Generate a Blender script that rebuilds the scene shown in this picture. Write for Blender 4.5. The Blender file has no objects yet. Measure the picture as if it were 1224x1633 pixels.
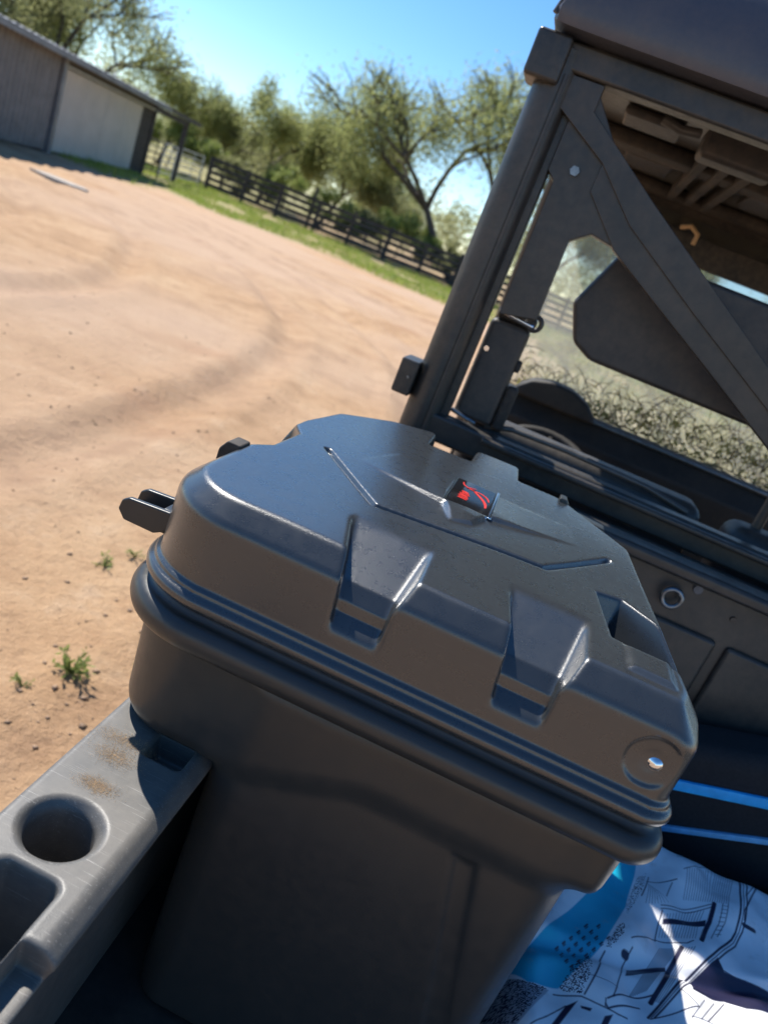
import bpy, bmesh, math, random
import numpy as np
from mathutils import Matrix, Vector
R = math.radians
rng = np.random.default_rng(7)
random.seed(7)
S = bpy.context.scene
COL = S.collection

# ------------------------------------------------------------------ camera
F_PX, ROLL, PITCH, HEAD = 1226.0, R(22.0), math.atan(422 / 1226.0), R(6.6)
def make_camera():
    right = Vector((math.cos(HEAD), math.sin(HEAD), 0))
    fwd0 = Vector((-math.sin(HEAD), math.cos(HEAD), 0))
    fwd = fwd0 * math.cos(PITCH) + Vector((0, 0, -math.sin(PITCH)))
    down = -fwd0 * math.sin(PITCH) + Vector((0, 0, -math.cos(PITCH)))
    ex = right * math.cos(ROLL) - down * math.sin(ROLL)
    ey = right * math.sin(ROLL) + down * math.cos(ROLL)
    m = Matrix((ex, -ey, -fwd)).transposed().to_4x4()
    m.translation = Vector((0, 0, 1.6))
    cd = bpy.data.cameras.new('camera'); co = bpy.data.objects.new('camera', cd); COL.objects.link(co)
    co.matrix_world = m
    cd.sensor_width = 36; cd.sensor_fit = 'AUTO'; cd.lens = 36 * F_PX / 1633.0
    cd.clip_start = 0.02; cd.clip_end = 6000
    cd.dof.use_dof = True; cd.dof.focus_distance = 0.82; cd.dof.aperture_fstop = 5.6
    S.camera = co
make_camera()
# ------------------------------------------------------------------ world, sun, exposure
SUN = Vector((-0.62, 0.45, 1.0)).normalized()
w = bpy.data.worlds.new('World'); S.world = w; w.use_nodes = True
wn = w.node_tree; bg = wn.nodes['Background']
sky = wn.nodes.new('ShaderNodeTexSky'); sky.sky_type = 'NISHITA'; sky.sun_disc = False
sky.sun_elevation = math.asin(SUN.z); sky.sun_rotation = math.atan2(SUN.x, SUN.y) % (2 * math.pi)
sky.air_density = 1.0; sky.dust_density = 0.0; sky.ozone_density = 3.0; sky.altitude = 1200
hsv = wn.nodes.new('ShaderNodeHueSaturation'); hsv.inputs['Saturation'].default_value = 1.22; wn.links.new(sky.outputs['Color'], hsv.inputs['Color']); wn.links.new(hsv.outputs['Color'], bg.inputs['Color']); bg.inputs['Strength'].default_value = 0.11
sl = bpy.data.lights.new('sun', 'SUN'); so = bpy.data.objects.new('sun', sl); COL.objects.link(so)
sl.energy = 4.4; sl.angle = R(0.55); sl.color = (1.0, 0.95, 0.87)
so.rotation_euler = (-SUN).to_track_quat('-Z', 'Y').to_euler(); so.location = (0, 0, 20)
vs = S.view_settings; vs.view_transform = 'Standard'; vs.look = 'None'; vs.exposure = 0.80; vs.gamma = 1.0
vs.use_curve_mapping = False
S.render.engine = 'CYCLES'; S.cycles.max_bounces = 8

# ------------------------------------------------------------------ materials
MATS = {}
def nodes(name):
    m = bpy.data.materials.new(name); m.use_nodes = True
    nt = m.node_tree; b = nt.nodes['Principled BSDF']; MATS[name] = m
    return m, nt, b
def add(nt, kind, **kw):
    n = nt.nodes.new(kind)
    for k, v in kw.items():
        if k in n.inputs.keys(): n.inputs[k].default_value = v
        else: setattr(n, k, v)
    return n
def coords(nt, kind='Object'):
    return nt.nodes.new('ShaderNodeTexCoord').outputs[kind]
def noise(nt, vec, scale, detail=4, rough=0.55):
    n = add(nt, 'ShaderNodeTexNoise', Scale=scale, Detail=detail, Roughness=rough)
    nt.links.new(vec, n.inputs['Vector']); return n
def ramp(nt, fac, stops):
    r = nt.nodes.new('ShaderNodeValToRGB'); cr = r.color_ramp
    while len(cr.elements) < len(stops): cr.elements.new(0.5)
    for e, (p, c) in zip(cr.elements, stops):
        e.position = p; e.color = (*c, 1) if len(c) == 3 else c
    nt.links.new(fac, r.inputs['Fac']); return r.outputs['Color']
def mix(nt, fac, a, b, mode='MIX'):
    n = nt.nodes.new('ShaderNodeMix'); n.data_type = 'RGBA'; n.blend_type = mode
    for s, v in ((n.inputs[0], fac), (n.inputs[6], a), (n.inputs[7], b)):
        if hasattr(v, 'is_linked'): nt.links.new(v, s)
        else: s.default_value = v if isinstance(v, (int, float)) else (*v, 1)
    return n.outputs[2]
def bump(nt, b, h, strength, dist, prev=None):
    n = add(nt, 'ShaderNodeBump', Strength=strength, Distance=dist)
    nt.links.new(h, n.inputs['Height'])
    if prev is not None: nt.links.new(prev, n.inputs['Normal'])
    nt.links.new(n.outputs['Normal'], b.inputs['Normal']); return n.outputs['Normal']
def plastic(name, col, rough, grain=900, gs=0.25, dust=0.12, dustcol=(.30, .22, .15), scratch=False, wear=False):
    m, nt, b = nodes(name); v = coords(nt)
    n1 = noise(nt, v, 9, 6, .6); n2 = noise(nt, v, 60, 5, .7)
    d = mix(nt, 0.5, n1.outputs['Color'], n2.outputs['Color'])
    f = ramp(nt, d, [(.42, (0, 0, 0)), (.72, (dust,) * 3)])
    c = mix(nt, f, col, dustcol)
    nt.links.new(c, b.inputs['Base Color'])
    rr = ramp(nt, n2.outputs['Fac'], [(.3, (rough - .05,) * 3), (.7, (rough + .09,) * 3)])
    nt.links.new(rr, b.inputs['Roughness'])
    g = noise(nt, v, grain, 3, .6)
    p = bump(nt, b, g.outputs['Fac'], gs, 0.0003)
    if wear:
        for rz, sc_ in ((.3, (5, 240, 240)), (2.2, (7, 300, 300))):
            mp = add(nt, 'ShaderNodeMapping'); mp.inputs['Scale'].default_value = sc_; mp.inputs['Rotation'].default_value = (0, 0, rz)
            nt.links.new(v, mp.inputs['Vector']); q = noise(nt, mp.outputs['Vector'], 3, 3, .6)
            c = mix(nt, ramp(nt, q.outputs['Fac'], [(.64, (0,) * 3), (.70, (.5,) * 3)]), c, (.40, .38, .35))
        nt.links.new(c, b.inputs['Base Color'])
    if scratch:
        mp = add(nt, 'ShaderNodeMapping'); mp.inputs['Scale'].default_value = (6, 160, 160); mp.inputs['Rotation'].default_value = (0, 0, .5)
        nt.links.new(v, mp.inputs['Vector']); s = noise(nt, mp.outputs['Vector'], 6, 5, .7)
        sc = ramp(nt, s.outputs['Fac'], [(.62, (0, 0, 0)), (.70, (.10, .10, .10))])
        c2 = mix(nt, sc, c, (.20, .195, .19)); nt.links.new(c2, b.inputs['Base Color'])
    b.inputs['Specular IOR Level'].default_value = .5 if not scratch else .45
    if scratch:
        b.inputs['Coat Weight'].default_value = .9; b.inputs['Coat Roughness'].default_value = .21; b.inputs['Coat IOR'].default_value = 1.56
        cbp = add(nt, 'ShaderNodeBump', Strength=.30, Distance=.0003); nt.links.new(g.outputs['Fac'], cbp.inputs['Height']); nt.links.new(cbp.outputs['Normal'], b.inputs['Coat Normal'])
    return m
plastic('box_plastic', (.025, .028, .030), .28, 1100, .85, .03, (.2, .19, .18), scratch=True)
plastic('tub_plastic', (.024, .026, .026), .33, 1100, .25, .05)
plastic('rail_plastic', (.090, .088, .083), .44, 900, .6, .40, (.30, .26, .21), wear=True)
plastic('bed_plastic', (.030, .031, .030), .42, 900, .5, .22)
plastic('cab_metal', (.022, .023, .023), .36, 700, .35, .22)
plastic('roof_plastic', (.055, .060, .078), .34, 420, 1.0, .16)
plastic('liner_plastic', (.062, .060, .057), .32, 300, .5, .35, (.22, .20, .18))
plastic('seat_vinyl', (.028, .028, .029), .46, 600, .6, .25)
plastic('dark_rubber', (.014, .014, .014), .75, 200, 1.0, .3)
plastic('dash_black', (.008, .008, .008), .6, 200, .6, .12)
def simple(name, col, rough=.5, metal=0.0, ns=0, amt=.25, emis=None):
    m, nt, b = nodes(name); b.inputs['Roughness'].default_value = rough; b.inputs['Metallic'].default_value = metal
    if ns:
        n = noise(nt, coords(nt), ns, 6, .65)
        c = mix(nt, ramp(nt, n.outputs['Fac'], [(.3, (0, 0, 0)), (.7, (1, 1, 1))]), tuple(k * (1 - amt) for k in col), tuple(min(1, k * (1 + amt)) for k in col))
        nt.links.new(c, b.inputs['Base Color'])
    else: b.inputs['Base Color'].default_value = (*col, 1)
    return m
simple('chrome', (.75, .76, .78), .12, 1.0)
simple('red_paint', (.62, .03, .02), .35)
simple('badge_black', (.010, .010, .011), .06)
simple('zinc', (.20, .22, .24), .35, .9, 80)
simple('bolt_steel', (.10, .11, .13), .5, .6, 80)
simple('blue_trim', (.02, .42, .92), .4, 0, 40, .2)
simple('pale_blue_trim', (.16, .44, .72), .45, 0, 40, .2)
simple('black_fabric', (.012, .012, .014), .85, 0, 200, .4)
simple('weathered_wood', (.048, .040, .036), .85, 0, 6, .45)
simple('barn_sheet', (.20, .185, .18), .5, .25, 3, .22)
simple('barn_dark', (.085, .075, .070), .8, 0, 3, .3)
simple('barn_panel', (.47, .42, .36), .75, 0, 1.2, .1)
simple('barn_roof', (.25, .25, .27), .42, .5, 2, .25)
simple('galvanised', (.50, .49, .48), .4, .4, 6, .2)
simple('concrete', (.40, .36, .31), .9, 0, 3, .2)
simple('bark', (.085, .068, .055), .9, 0, 10, .4)
simple('pale_weed', (.20, .24, .06), .6, 0, 20, .35)
simple('dry_grass', (.36, .27, .13), .75, 0, 30, .4)
simple('twig', (.13, .10, .07), .8, 0, 30, .4)
simple('stone', (.30, .20, .13), .9, 0, 12, .4)
simple('clod', (.17, .095, .05), .95, 0, 12, .4)
simple('tan_dust', (.46, .30, .16), .95, 0, 200, .3)
def leaf(name, col, col2, trans=.45):
    m, nt, b = nodes(name); out = nt.nodes['Material Output']
    oi = nt.nodes.new('ShaderNodeObjectInfo'); n = noise(nt, coords(nt), 1.3, 4, .7)
    c = mix(nt, ramp(nt, n.outputs['Fac'], [(.35, (0, 0, 0)), (.65, (1, 1, 1))]), col, col2)
    t = add(nt, 'ShaderNodeBsdfTranslucent'); nt.links.new(c, t.inputs['Color'])
    nt.links.new(c, b.inputs['Base Color']); b.inputs['Roughness'].default_value = .55
    ms = nt.nodes.new('ShaderNodeMixShader'); ms.inputs[0].default_value = trans
    nt.links.new(b.outputs[0], ms.inputs[1]); nt.links.new(t.outputs[0], ms.inputs[2]); nt.links.new(ms.outputs[0], out.inputs['Surface'])
    return m
leaf('leaf_green', (.25, .29, .10), (.42, .43, .18), .66)
leaf('leaf_olive', (.23, .25, .11), (.38, .38, .19), .66)
leaf('leaf_lime', (.22, .29, .07), (.36, .39, .13), .5)
leaf('grass_blade', (.20, .31, .05), (.38, .40, .10), .45)
leaf('scrub_leaf', (.28, .27, .08), (.48, .40, .14), .45)
def glass():
    m, nt, b = nodes('windscreen'); out = nt.nodes['Material Output']
    t = add(nt, 'ShaderNodeBsdfTransparent', Color=(.93, .95, .93, 1)); g = add(nt, 'ShaderNodeBsdfGlossy', Roughness=.02)
    d = add(nt, 'ShaderNodeBsdfTranslucent', Color=(.8, .76, .66, 1))
    fr = add(nt, 'ShaderNodeFresnel', IOR=1.45); ms = nt.nodes.new('ShaderNodeMixShader')
    nt.links.new(fr.outputs[0], ms.inputs[0]); nt.links.new(t.outputs[0], ms.inputs[1]); nt.links.new(g.outputs[0], ms.inputs[2])
    n = noise(nt, coords(nt), 3, 6, .7); f = ramp(nt, n.outputs['Fac'], [(.3, (.10,) * 3), (.75, (.26,) * 3)])
    m2 = nt.nodes.new('ShaderNodeMixShader'); nt.links.new(f, m2.inputs[0]); nt.links.new(ms.outputs[0], m2.inputs[1]); nt.links.new(d.outputs[0], m2.inputs[2])
    nt.links.new(m2.outputs[0], out.inputs['Surface'])
glass()
def ground_mat():
    m, nt, b = nodes('dirt'); v = coords(nt)
    big = noise(nt, v, .11, 5, .6); mid = noise(nt, v, .9, 6, .65); fine = noise(nt, v, 14, 6, .75); grit = noise(nt, v, 90, 4, .7)
    c = ramp(nt, mid.outputs['Fac'], [(.30, (.31, .178, .088)), (.47, (.45, .275, .145)), (.70, (.55, .37, .215))])
    c = mix(nt, ramp(nt, big.outputs['Fac'], [(.35, (0,) * 3), (.65, (.55,) * 3)]), c, (.48, .29, .15))
    c = mix(nt, ramp(nt, fine.outputs['Fac'], [(.32, (.50,) * 3), (.46, (0,) * 3)]), c, (.24, .135, .07))
    m3 = noise(nt, v, 3.6, 6, .72); c = mix(nt, ramp(nt, m3.outputs['Fac'], [(.34, (.40,) * 3), (.47, (0,) * 3)]), c, (.30, .17, .085)); c = mix(nt, ramp(nt, m3.outputs['Fac'], [(.56, (0,) * 3), (.70, (.45,) * 3)]), c, (.58, .41, .27))
    c = mix(nt, ramp(nt, grit.outputs['Fac'], [(.60, (0,) * 3), (.78, (.6,) * 3)]), c, (.66, .52, .40))
    # damp redder soil in irregular patches
    vo = noise(nt, v, .55, 3, .5)
    c = mix(nt, ramp(nt, vo.outputs['Fac'], [(.58, (0,) * 3), (.70, (.6,) * 3)]), c, (.33, .155, .065))
    zn = noise(nt, v, .16, 2, .5); c = mix(nt, ramp(nt, zn.outputs['Fac'], [(.40, (0,) * 3), (.56, (.75,) * 3)]), c, (.49, .335, .225))
    tr = nt.nodes.new('ShaderNodeAttribute'); tr.attribute_name = 'track'; tn = noise(nt, v, 2.2, 5, .7)
    tf = mix(nt, 1.0, tr.outputs['Color'], ramp(nt, tn.outputs['Fac'], [(.35, (.05,) * 3), (.65, (.6,) * 3)]), 'MULTIPLY')
    c = mix(nt, tf, c, (.25, .145, .085))
    at = nt.nodes.new('ShaderNodeAttribute'); at.attribute_name = 'cover'
    g2 = noise(nt, v, 1.6, 5, .7)
    gc = ramp(nt, g2.outputs['Fac'], [(.3, (.16, .17, .05)), (.55, (.30, .27, .10)), (.75, (.42, .30, .17))])
    c = mix(nt, at.outputs['Fac'], c, gc)
    nt.links.new(c, b.inputs['Base Color']); b.inputs['Roughness'].default_value = .95
    p = bump(nt, b, fine.outputs['Fac'], .9, .04); bump(nt, b, grit.outputs['Fac'], .5, .006, p)
ground_mat()
def bag_mat():
    m, nt, b = nodes('woven_bag'); at = nt.nodes.new('ShaderNodeAttribute'); at.attribute_name = 'print'
    v = coords(nt); n = noise(nt, v, 25, 6, .7)
    st = ramp(nt, n.outputs['Fac'], [(.60, (0,) * 3), (.74, (.35,) * 3)])
    nt.links.new(mix(nt, st, at.outputs['Color'], (.42, .33, .24)), b.inputs['Base Color']); b.inputs['Roughness'].default_value = .38
    wv = add(nt, 'ShaderNodeTexWave', Scale=160); nt.links.new(v, wv.inputs['Vector'])
    p = bump(nt, b, wv.outputs['Fac'], .12, .001); bump(nt, b, n.outputs['Fac'], .25, .004, p)
bag_mat()

# ------------------------------------------------------------------ mesh helpers
def link(name, me, mat=None, parent=None, smooth=True):
    o = bpy.data.objects.new(name, me); COL.objects.link(o)
    if mat: me.materials.append(MATS[mat])
    if smooth and len(me.polygons): me.polygons.foreach_set('use_smooth', np.ones(len(me.polygons), bool))
    if parent is not None: o.parent = parent
    return o
def pymesh(name, v, f):
    me = bpy.data.meshes.new(name); me.from_pydata([tuple(map(float, p)) for p in v], [], [tuple(map(int, q)) for q in f]); me.update(); return me
def fastmesh(name, V, Fq):
    V = np.asarray(V, np.float32); Fq = np.asarray(Fq, np.int32); k = Fq.shape[1]
    me = bpy.data.meshes.new(name); me.vertices.add(len(V)); me.vertices.foreach_set('co', V.ravel())
    me.loops.add(Fq.size); me.loops.foreach_set('vertex_index', Fq.ravel())
    me.polygons.add(len(Fq)); me.polygons.foreach_set('loop_start', np.arange(0, Fq.size, k, dtype=np.int32))
    me.update(calc_edges=True); me.validate(); return me
def tag(o, label, cat, group=None, kind=None):
    if label: o['label'] = label
    if cat: o['category'] = cat
    if group: o['group'] = group
    if kind: o['kind'] = kind
    return o
def empty(name, loc=(0, 0, 0)):
    o = bpy.data.objects.new(name, None); o.empty_display_size = .1; COL.objects.link(o); o.location = loc; return o
def bm_obj(name, bm, mat, parent=None, smooth=False, sharp=35):
    me = bpy.data.meshes.new(name); bm.normal_update(); bm.to_mesh(me); bm.free()
    o = link(name, me, mat, parent, smooth)
    if smooth:
        me.set_sharp_from_angle(angle=R(sharp)); wn_ = o.modifiers.new('weighted_normal', 'WEIGHTED_NORMAL'); wn_.keep_sharp = True; wn_.weight = 100
    return o
def box(name, x0, x1, y0, y1, z0, z1, mat, parent=None, bev=0.0, seg=2, rot=None):
    bm = bmesh.new(); c = Vector(((x0 + x1) / 2, (y0 + y1) / 2, (z0 + z1) / 2))
    mtx = Matrix.Translation(c) @ (rot or Matrix()) @ Matrix.Diagonal((x1 - x0, y1 - y0, z1 - z0, 1))
    bmesh.ops.create_cube(bm, size=1, matrix=mtx)
    if bev: bmesh.ops.bevel(bm, geom=bm.edges[:], offset=bev, segments=seg, affect='EDGES', profile=.5)
    return bm_obj(name, bm, mat, parent, bev > 0, 50)
def prism(name, pts, axis, a, b, mat, parent=None, bev=0.0, seg=2):
    """polygon pts in the plane normal to axis, extruded from a to b"""
    bm = bmesh.new()
    def P(p, t): return {'y': (p[0], t, p[1]), 'x': (t, p[0], p[1]), 'z': (p[0], p[1], t)}[axis]
    f = bm.faces.new([bm.verts.new(P(p, a)) for p in pts])
    r = bmesh.ops.extrude_face_region(bm, geom=[f]); d = b - a
    bmesh.ops.translate(bm, verts=[g for g in r['geom'] if isinstance(g, bmesh.types.BMVert)], vec={'y': (0, d, 0), 'x': (d, 0, 0), 'z': (0, 0, d)}[axis])
    bmesh.ops.recalc_face_normals(bm, faces=bm.faces[:])
    if bev: bmesh.ops.bevel(bm, geom=bm.edges[:], offset=bev, segments=seg, affect='EDGES', profile=.5)
    return bm_obj(name, bm, mat, parent, bev > 0, 50)
def tube_data(pts, rad, n=10, closed=False):
    pts = [Vector(p) for p in pts]; rad = rad if hasattr(rad, '__len__') else [rad] * len(pts)
    V, Fc = [], []; N = len(pts); up = Vector((0, 0, 1)); prev = None
    for i, p in enumerate(pts):
        t = (pts[(i + 1) % N] - pts[i - 1]) if closed else (pts[min(i + 1, N - 1)] - pts[max(i - 1, 0)])
        t.normalize()
        u = (prev - t * prev.dot(t)) if prev is not None else t.cross(Vector((0, 0, 1)) if abs(t.z) < .9 else Vector((1, 0, 0)))
        u.normalize(); prev = u; q = t.cross(u)
        for k in range(n):
            a = 2 * math.pi * k / n; V.append(p + (u * math.cos(a) + q * math.sin(a)) * rad[i])
    for i in range(N if closed else N - 1):
        for k in range(n):
            a, b2 = i * n, ((i + 1) % N) * n
            Fc.append((a + k, a + (k + 1) % n, b2 + (k + 1) % n, b2 + k))
    if not closed: Fc += [tuple(range(n))[::-1], tuple(range((N - 1) * n, N * n))]
    return V, Fc
def tube(name, pts, rad, mat, parent=None, n=10, closed=False):
    V, Fc = tube_data(pts, rad, n, closed); o = link(name, pymesh(name, V, Fc), mat, parent); o.data.set_sharp_from_angle(angle=R(50)); return o
def disc(name, c, axis, r, h, mat, parent=None, n=24, dome=0.0):
    c = Vector(c); ax = Vector(axis).normalized()
    pts = [c, c + ax * h * .8, c + ax * h, c + ax * (h + dome * .7), c + ax * (h + dome)]
    rad = [r, r, r * .93, r * .6, r * .05] if dome else [r, r, r * .93, r * .8, r * .02]
    if not dome: pts[3] = c + ax * h * 1.001; pts[4] = c + ax * h * 1.002
    return tube(name, pts, rad, mat, parent, n)

# ------------------------------------------------------------------ signed-distance modelling (moulded plastic)
def sd_poly(px, py, pts):
    d = np.full(px.shape, 1e9); s = np.ones(px.shape); n = len(pts)
    for i in range(n):
        (ax, ay), (bx, by) = pts[i], pts[i - 1]
        ex, ey = bx - ax, by - ay; wx, wy = px - ax, py - ay
        t = np.clip((wx * ex + wy * ey) / (ex * ex + ey * ey), 0, 1)
        d = np.minimum(d, (wx - ex * t) ** 2 + (wy - ey * t) ** 2)
        c1 = py >= ay; c2 = py < by; c3 = ex * wy > ey * wx
        s = np.where((c1 & c2 & c3) | (~c1 & ~c2 & ~c3), -s, s)
    return s * np.sqrt(d)
def sd_line(px, py, pts):
    d = np.full(px.shape, 1e9)
    for (ax, ay), (bx, by) in zip(pts, pts[1:]):
        ex, ey = bx - ax, by - ay; wx, wy = px - ax, py - ay
        t = np.clip((wx * ex + wy * ey) / (ex * ex + ey * ey), 0, 1)
        d = np.minimum(d, np.hypot(wx - ex * t, wy - ey * t))
    return d
def sd_rr(px, py, x0, x1, y0, y1, r):   # r = (front-left, front-right, back-right, back-left)
    cx, cy = (x0 + x1) / 2, (y0 + y1) / 2; dx, dy = px - cx, py - cy
    rr = np.where(dy < 0, np.where(dx < 0, r[0], r[1]), np.where(dx < 0, r[3], r[2]))
    qx, qy = np.abs(dx) - (x1 - x0) / 2 + rr, np.abs(dy) - (y1 - y0) / 2 + rr
    return np.minimum(np.maximum(qx, qy), 0) + np.hypot(np.maximum(qx, 0), np.maximum(qy, 0)) - rr
def smax(a, b, k):
    h = np.maximum(k - np.abs(a - b), 0) / k; return np.maximum(a, b) + h * h * k * .25
def smin(a, b, k): return -smax(-a, -b, k)
def nets(Fv, lo, h):
    s = Fv < 0; nx, ny, nz = Fv.shape
    off = [(i, j, k) for i in (0, 1) for j in (0, 1) for k in (0, 1)]
    cnt = np.zeros((nx - 1, ny - 1, nz - 1), np.int8)
    for i, j, k in off: cnt += s[i:nx - 1 + i, j:ny - 1 + j, k:nz - 1 + k]
    act = (cnt > 0) & (cnt < 8); idx = np.argwhere(act)
    vid = np.full(act.shape, -1, np.int32); vid[act] = np.arange(len(idx))
    fc = np.stack([Fv[idx[:, 0] + i, idx[:, 1] + j, idx[:, 2] + k] for i, j, k in off], 1)
    acc = np.zeros((len(idx), 3)); num = np.zeros(len(idx)); O = np.array(off, float)
    for a in range(8):
        for b2 in range(a + 1, 8):
            if np.abs(O[a] - O[b2]).sum() != 1: continue
            m = (fc[:, a] < 0) != (fc[:, b2] < 0)
            t = np.where(m, fc[:, a] / np.where(m, fc[:, a] - fc[:, b2], 1), 0)
            acc += m[:, None] * (O[a] + t[:, None] * (O[b2] - O[a])); num += m
    V = np.array(lo) + (idx + acc / num[:, None]) * h
    Q = []
    for ax in range(3):
        u, v = (ax + 1) % 3, (ax + 2) % 3
        sl0 = [slice(None)] * 3; sl1 = [slice(None)] * 3
        sl0[ax] = slice(0, -1); sl1[ax] = slice(1, None)
        for q in (u, v): sl0[q] = slice(1, -1); sl1[q] = slice(1, -1)
        a, b2 = s[tuple(sl0)], s[tuple(sl1)]
        for flip in (False, True):
            e = np.argwhere((a & ~b2) if not flip else (~a & b2))
            if not len(e): continue
            base = e.copy(); base[:, u] += 1; base[:, v] += 1
            def cell(du, dv):
                c = base.copy(); c[:, u] += du; c[:, v] += dv; return vid[c[:, 0], c[:, 1], c[:, 2]]
            q = np.stack([cell(-1, -1), cell(0, -1), cell(0, 0), cell(-1, 0)], 1)
            Q.append(q[:, ::-1] if flip else q)
    return V, np.concatenate(Q)
def axes(lo, hi, h):
    return [np.arange(lo[i], hi[i] + h, h) for i in range(3)]

# ------------------------------------------------------------------ noise for terrain
def vnoise(x, y, seed=0):
    xi, yi = np.floor(x).astype(np.int64), np.floor(y).astype(np.int64); fx, fy = x - xi, y - yi
    fx, fy = fx * fx * (3 - 2 * fx), fy * fy * (3 - 2 * fy)
    def hsh(a, b2):
        h = (a * 374761393 + b2 * 668265263 + seed * 1442695041) & 0xffffffff
        h = ((h ^ (h >> 13)) * 1274126177) & 0xffffffff
        return ((h ^ (h >> 16)) & 0xffff) / 65535.0
    return (hsh(xi, yi) * (1 - fx) + hsh(xi + 1, yi) * fx) * (1 - fy) + (hsh(xi, yi + 1) * (1 - fx) + hsh(xi + 1, yi + 1) * fx) * fy
def to_view(x, y):   # distance across and along the line of sight of the yard (fence runs square to it)
    return x * math.cos(HEAD) + y * math.sin(HEAD), -x * math.sin(HEAD) + y * math.cos(HEAD)
def from_view(a, d):
    return a * math.cos(HEAD) - d * math.sin(HEAD), a * math.sin(HEAD) + d * math.cos(HEAD)
B0 = np.array([-15.29, 19.155]); BT = np.array([-2.30, 10.425]); BT = BT / np.linalg.norm(BT); BN = np.array([BT[1], -BT[0]])  # barn front wall; BN faces the yard
TRACKS = [((-17, 4), r_) for r_ in (11.2, 12.8, 14.9, 16.5, 17.4, 19.0)] + [((-12, 60), 41.0), ((-12, 60), 42.6)]
def ground_h(x, y):
    r = np.hypot(x, y)
    near = np.clip(1.2 - r / 60, 0, 1) * np.clip((r - 1.5) / 3, .4, 1)
    z = (vnoise(x * .5, y * .5, 1) - .5) * .05 + (vnoise(x * 2.1, y * 2.1, 2) - .5) * .025 + (vnoise(x * 6.3, y * 6.3, 3) - .5) * .014
    for (cx, cy), rad in TRACKS:
        d = np.hypot(x - cx, y - cy) - rad + (vnoise(x * .4, y * .4, 5) - .5) * .3
        z = z - .055 * np.exp(-(d / .16) ** 2) + .030 * np.exp(-((np.abs(d) - .30) / .10) ** 2)
    z = z * near
    # keep a flat pad below the vehicle
    pad = np.clip((np.maximum(np.abs(x - .455) - .9, np.abs(y - 1.9) - 2.0)) / .5, 0, 1)
    return z * pad
def track_f(x, y):
    t = np.zeros_like(x)
    for (cx, cy), rad in TRACKS:
        d = np.hypot(x - cx, y - cy) - rad + (vnoise(x * .4, y * .4, 5) - .5) * .3
        t = np.maximum(t, np.exp(-((np.abs(d) - .14) / .12) ** 2) * (vnoise(x * .25, y * .25, 6) * 1.3))
    # scuffed, trodden soil beside the vehicle
    for (cx, cy, rx, ry) in ((-2.6, 8.6, .35, 1.1), (-2.0, 9.3, .5, .6), (-4.2, 11.6, .5, 1.0), (-8.5, 14.5, 1.2, 1.5)):
        t = np.maximum(t, .9 * np.exp(-((x - cx) / rx) ** 2 - ((y - cy) / ry) ** 2) * (vnoise(x * 3.1, y * 3.1, 8) > .42))
    return np.clip(t, 0, 1)
def cover_f(x, y):
    a, d = to_view(x, y)
    edge = 26.5 + 1.6 * (vnoise(a * .35, d * .1, 9) - .5) * 2 + np.where(a < -12, (-12 - a) * -.55, 0)
    c = np.clip((d - edge) / 1.2, 0, 1) * (.35 + .65 * vnoise(x * .5, y * .5, 11))
    c = np.where(d > 42, c * .45, c)
    bs = (x - B0[0]) * BN[0] + (y - B0[1]) * BN[1]; bl = (x - B0[0]) * BT[0] + (y - B0[1]) * BT[1]
    c = np.maximum(c, np.clip((2.3 - bs + vnoise(x, y, 14)) / 1.0, 0, 1) * np.clip((bl - 2) / 3, 0, 1) * .9)
    ahead = np.clip((y - 9) / 4, 0, 1) * np.clip((x + 1.2) / 2, 0, 1)
    c = np.maximum(c, ahead * (.35 + .6 * vnoise(x * .4, y * .4, 12)))
    return np.where(np.hypot(x, y) > 150, .9, c)

# ------------------------------------------------------------------ ground
def build_ground():
    nr, na = 230, 560
    rad = np.concatenate([[0], .5 * (3500 / .5) ** (np.linspace(0, 1, nr))])
    # denser in the yard
    rad = np.concatenate([[0], np.geomspace(.6, 45, 190), np.geomspace(48, 3500, 50)]); nr = len(rad) - 1
    th = np.arange(na) / na * 2 * np.pi
    X = np.concatenate([[0], (rad[1:, None] * np.cos(th)).ravel()]); Y = np.concatenate([[0], (rad[1:, None] * np.sin(th)).ravel()])
    Zg = ground_h(X, Y); V = np.stack([X, Y, Zg], 1)
    i = np.arange(nr - 1)[:, None] * na + 1; k = np.arange(na)[None]
    q = np.stack([i + k, i + na + k, i + na + (k + 1) % na, i + (k + 1) % na], -1).reshape(-1, 4)
    tri = np.stack([np.zeros(na), 1 + np.arange(na), 1 + (np.arange(na) + 1) % na, 1 + (np.arange(na) + 1) % na], 1)
    me = bpy.data.meshes.new('ground')
    me.from_pydata(V.tolist(), [], q.tolist() + [tuple(map(int, t[:3])) for t in tri]); me.update()
    at = me.attributes.new('cover', 'FLOAT', 'POINT'); at.data.foreach_set('value', cover_f(X, Y).astype(np.float32))
    tr = me.attributes.new('track', 'FLOAT', 'POINT'); tr.data.foreach_set('value', track_f(X, Y).astype(np.float32))
    o = link('ground', me, 'dirt'); o['kind'] = 'structure'; return o
build_ground()

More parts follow.
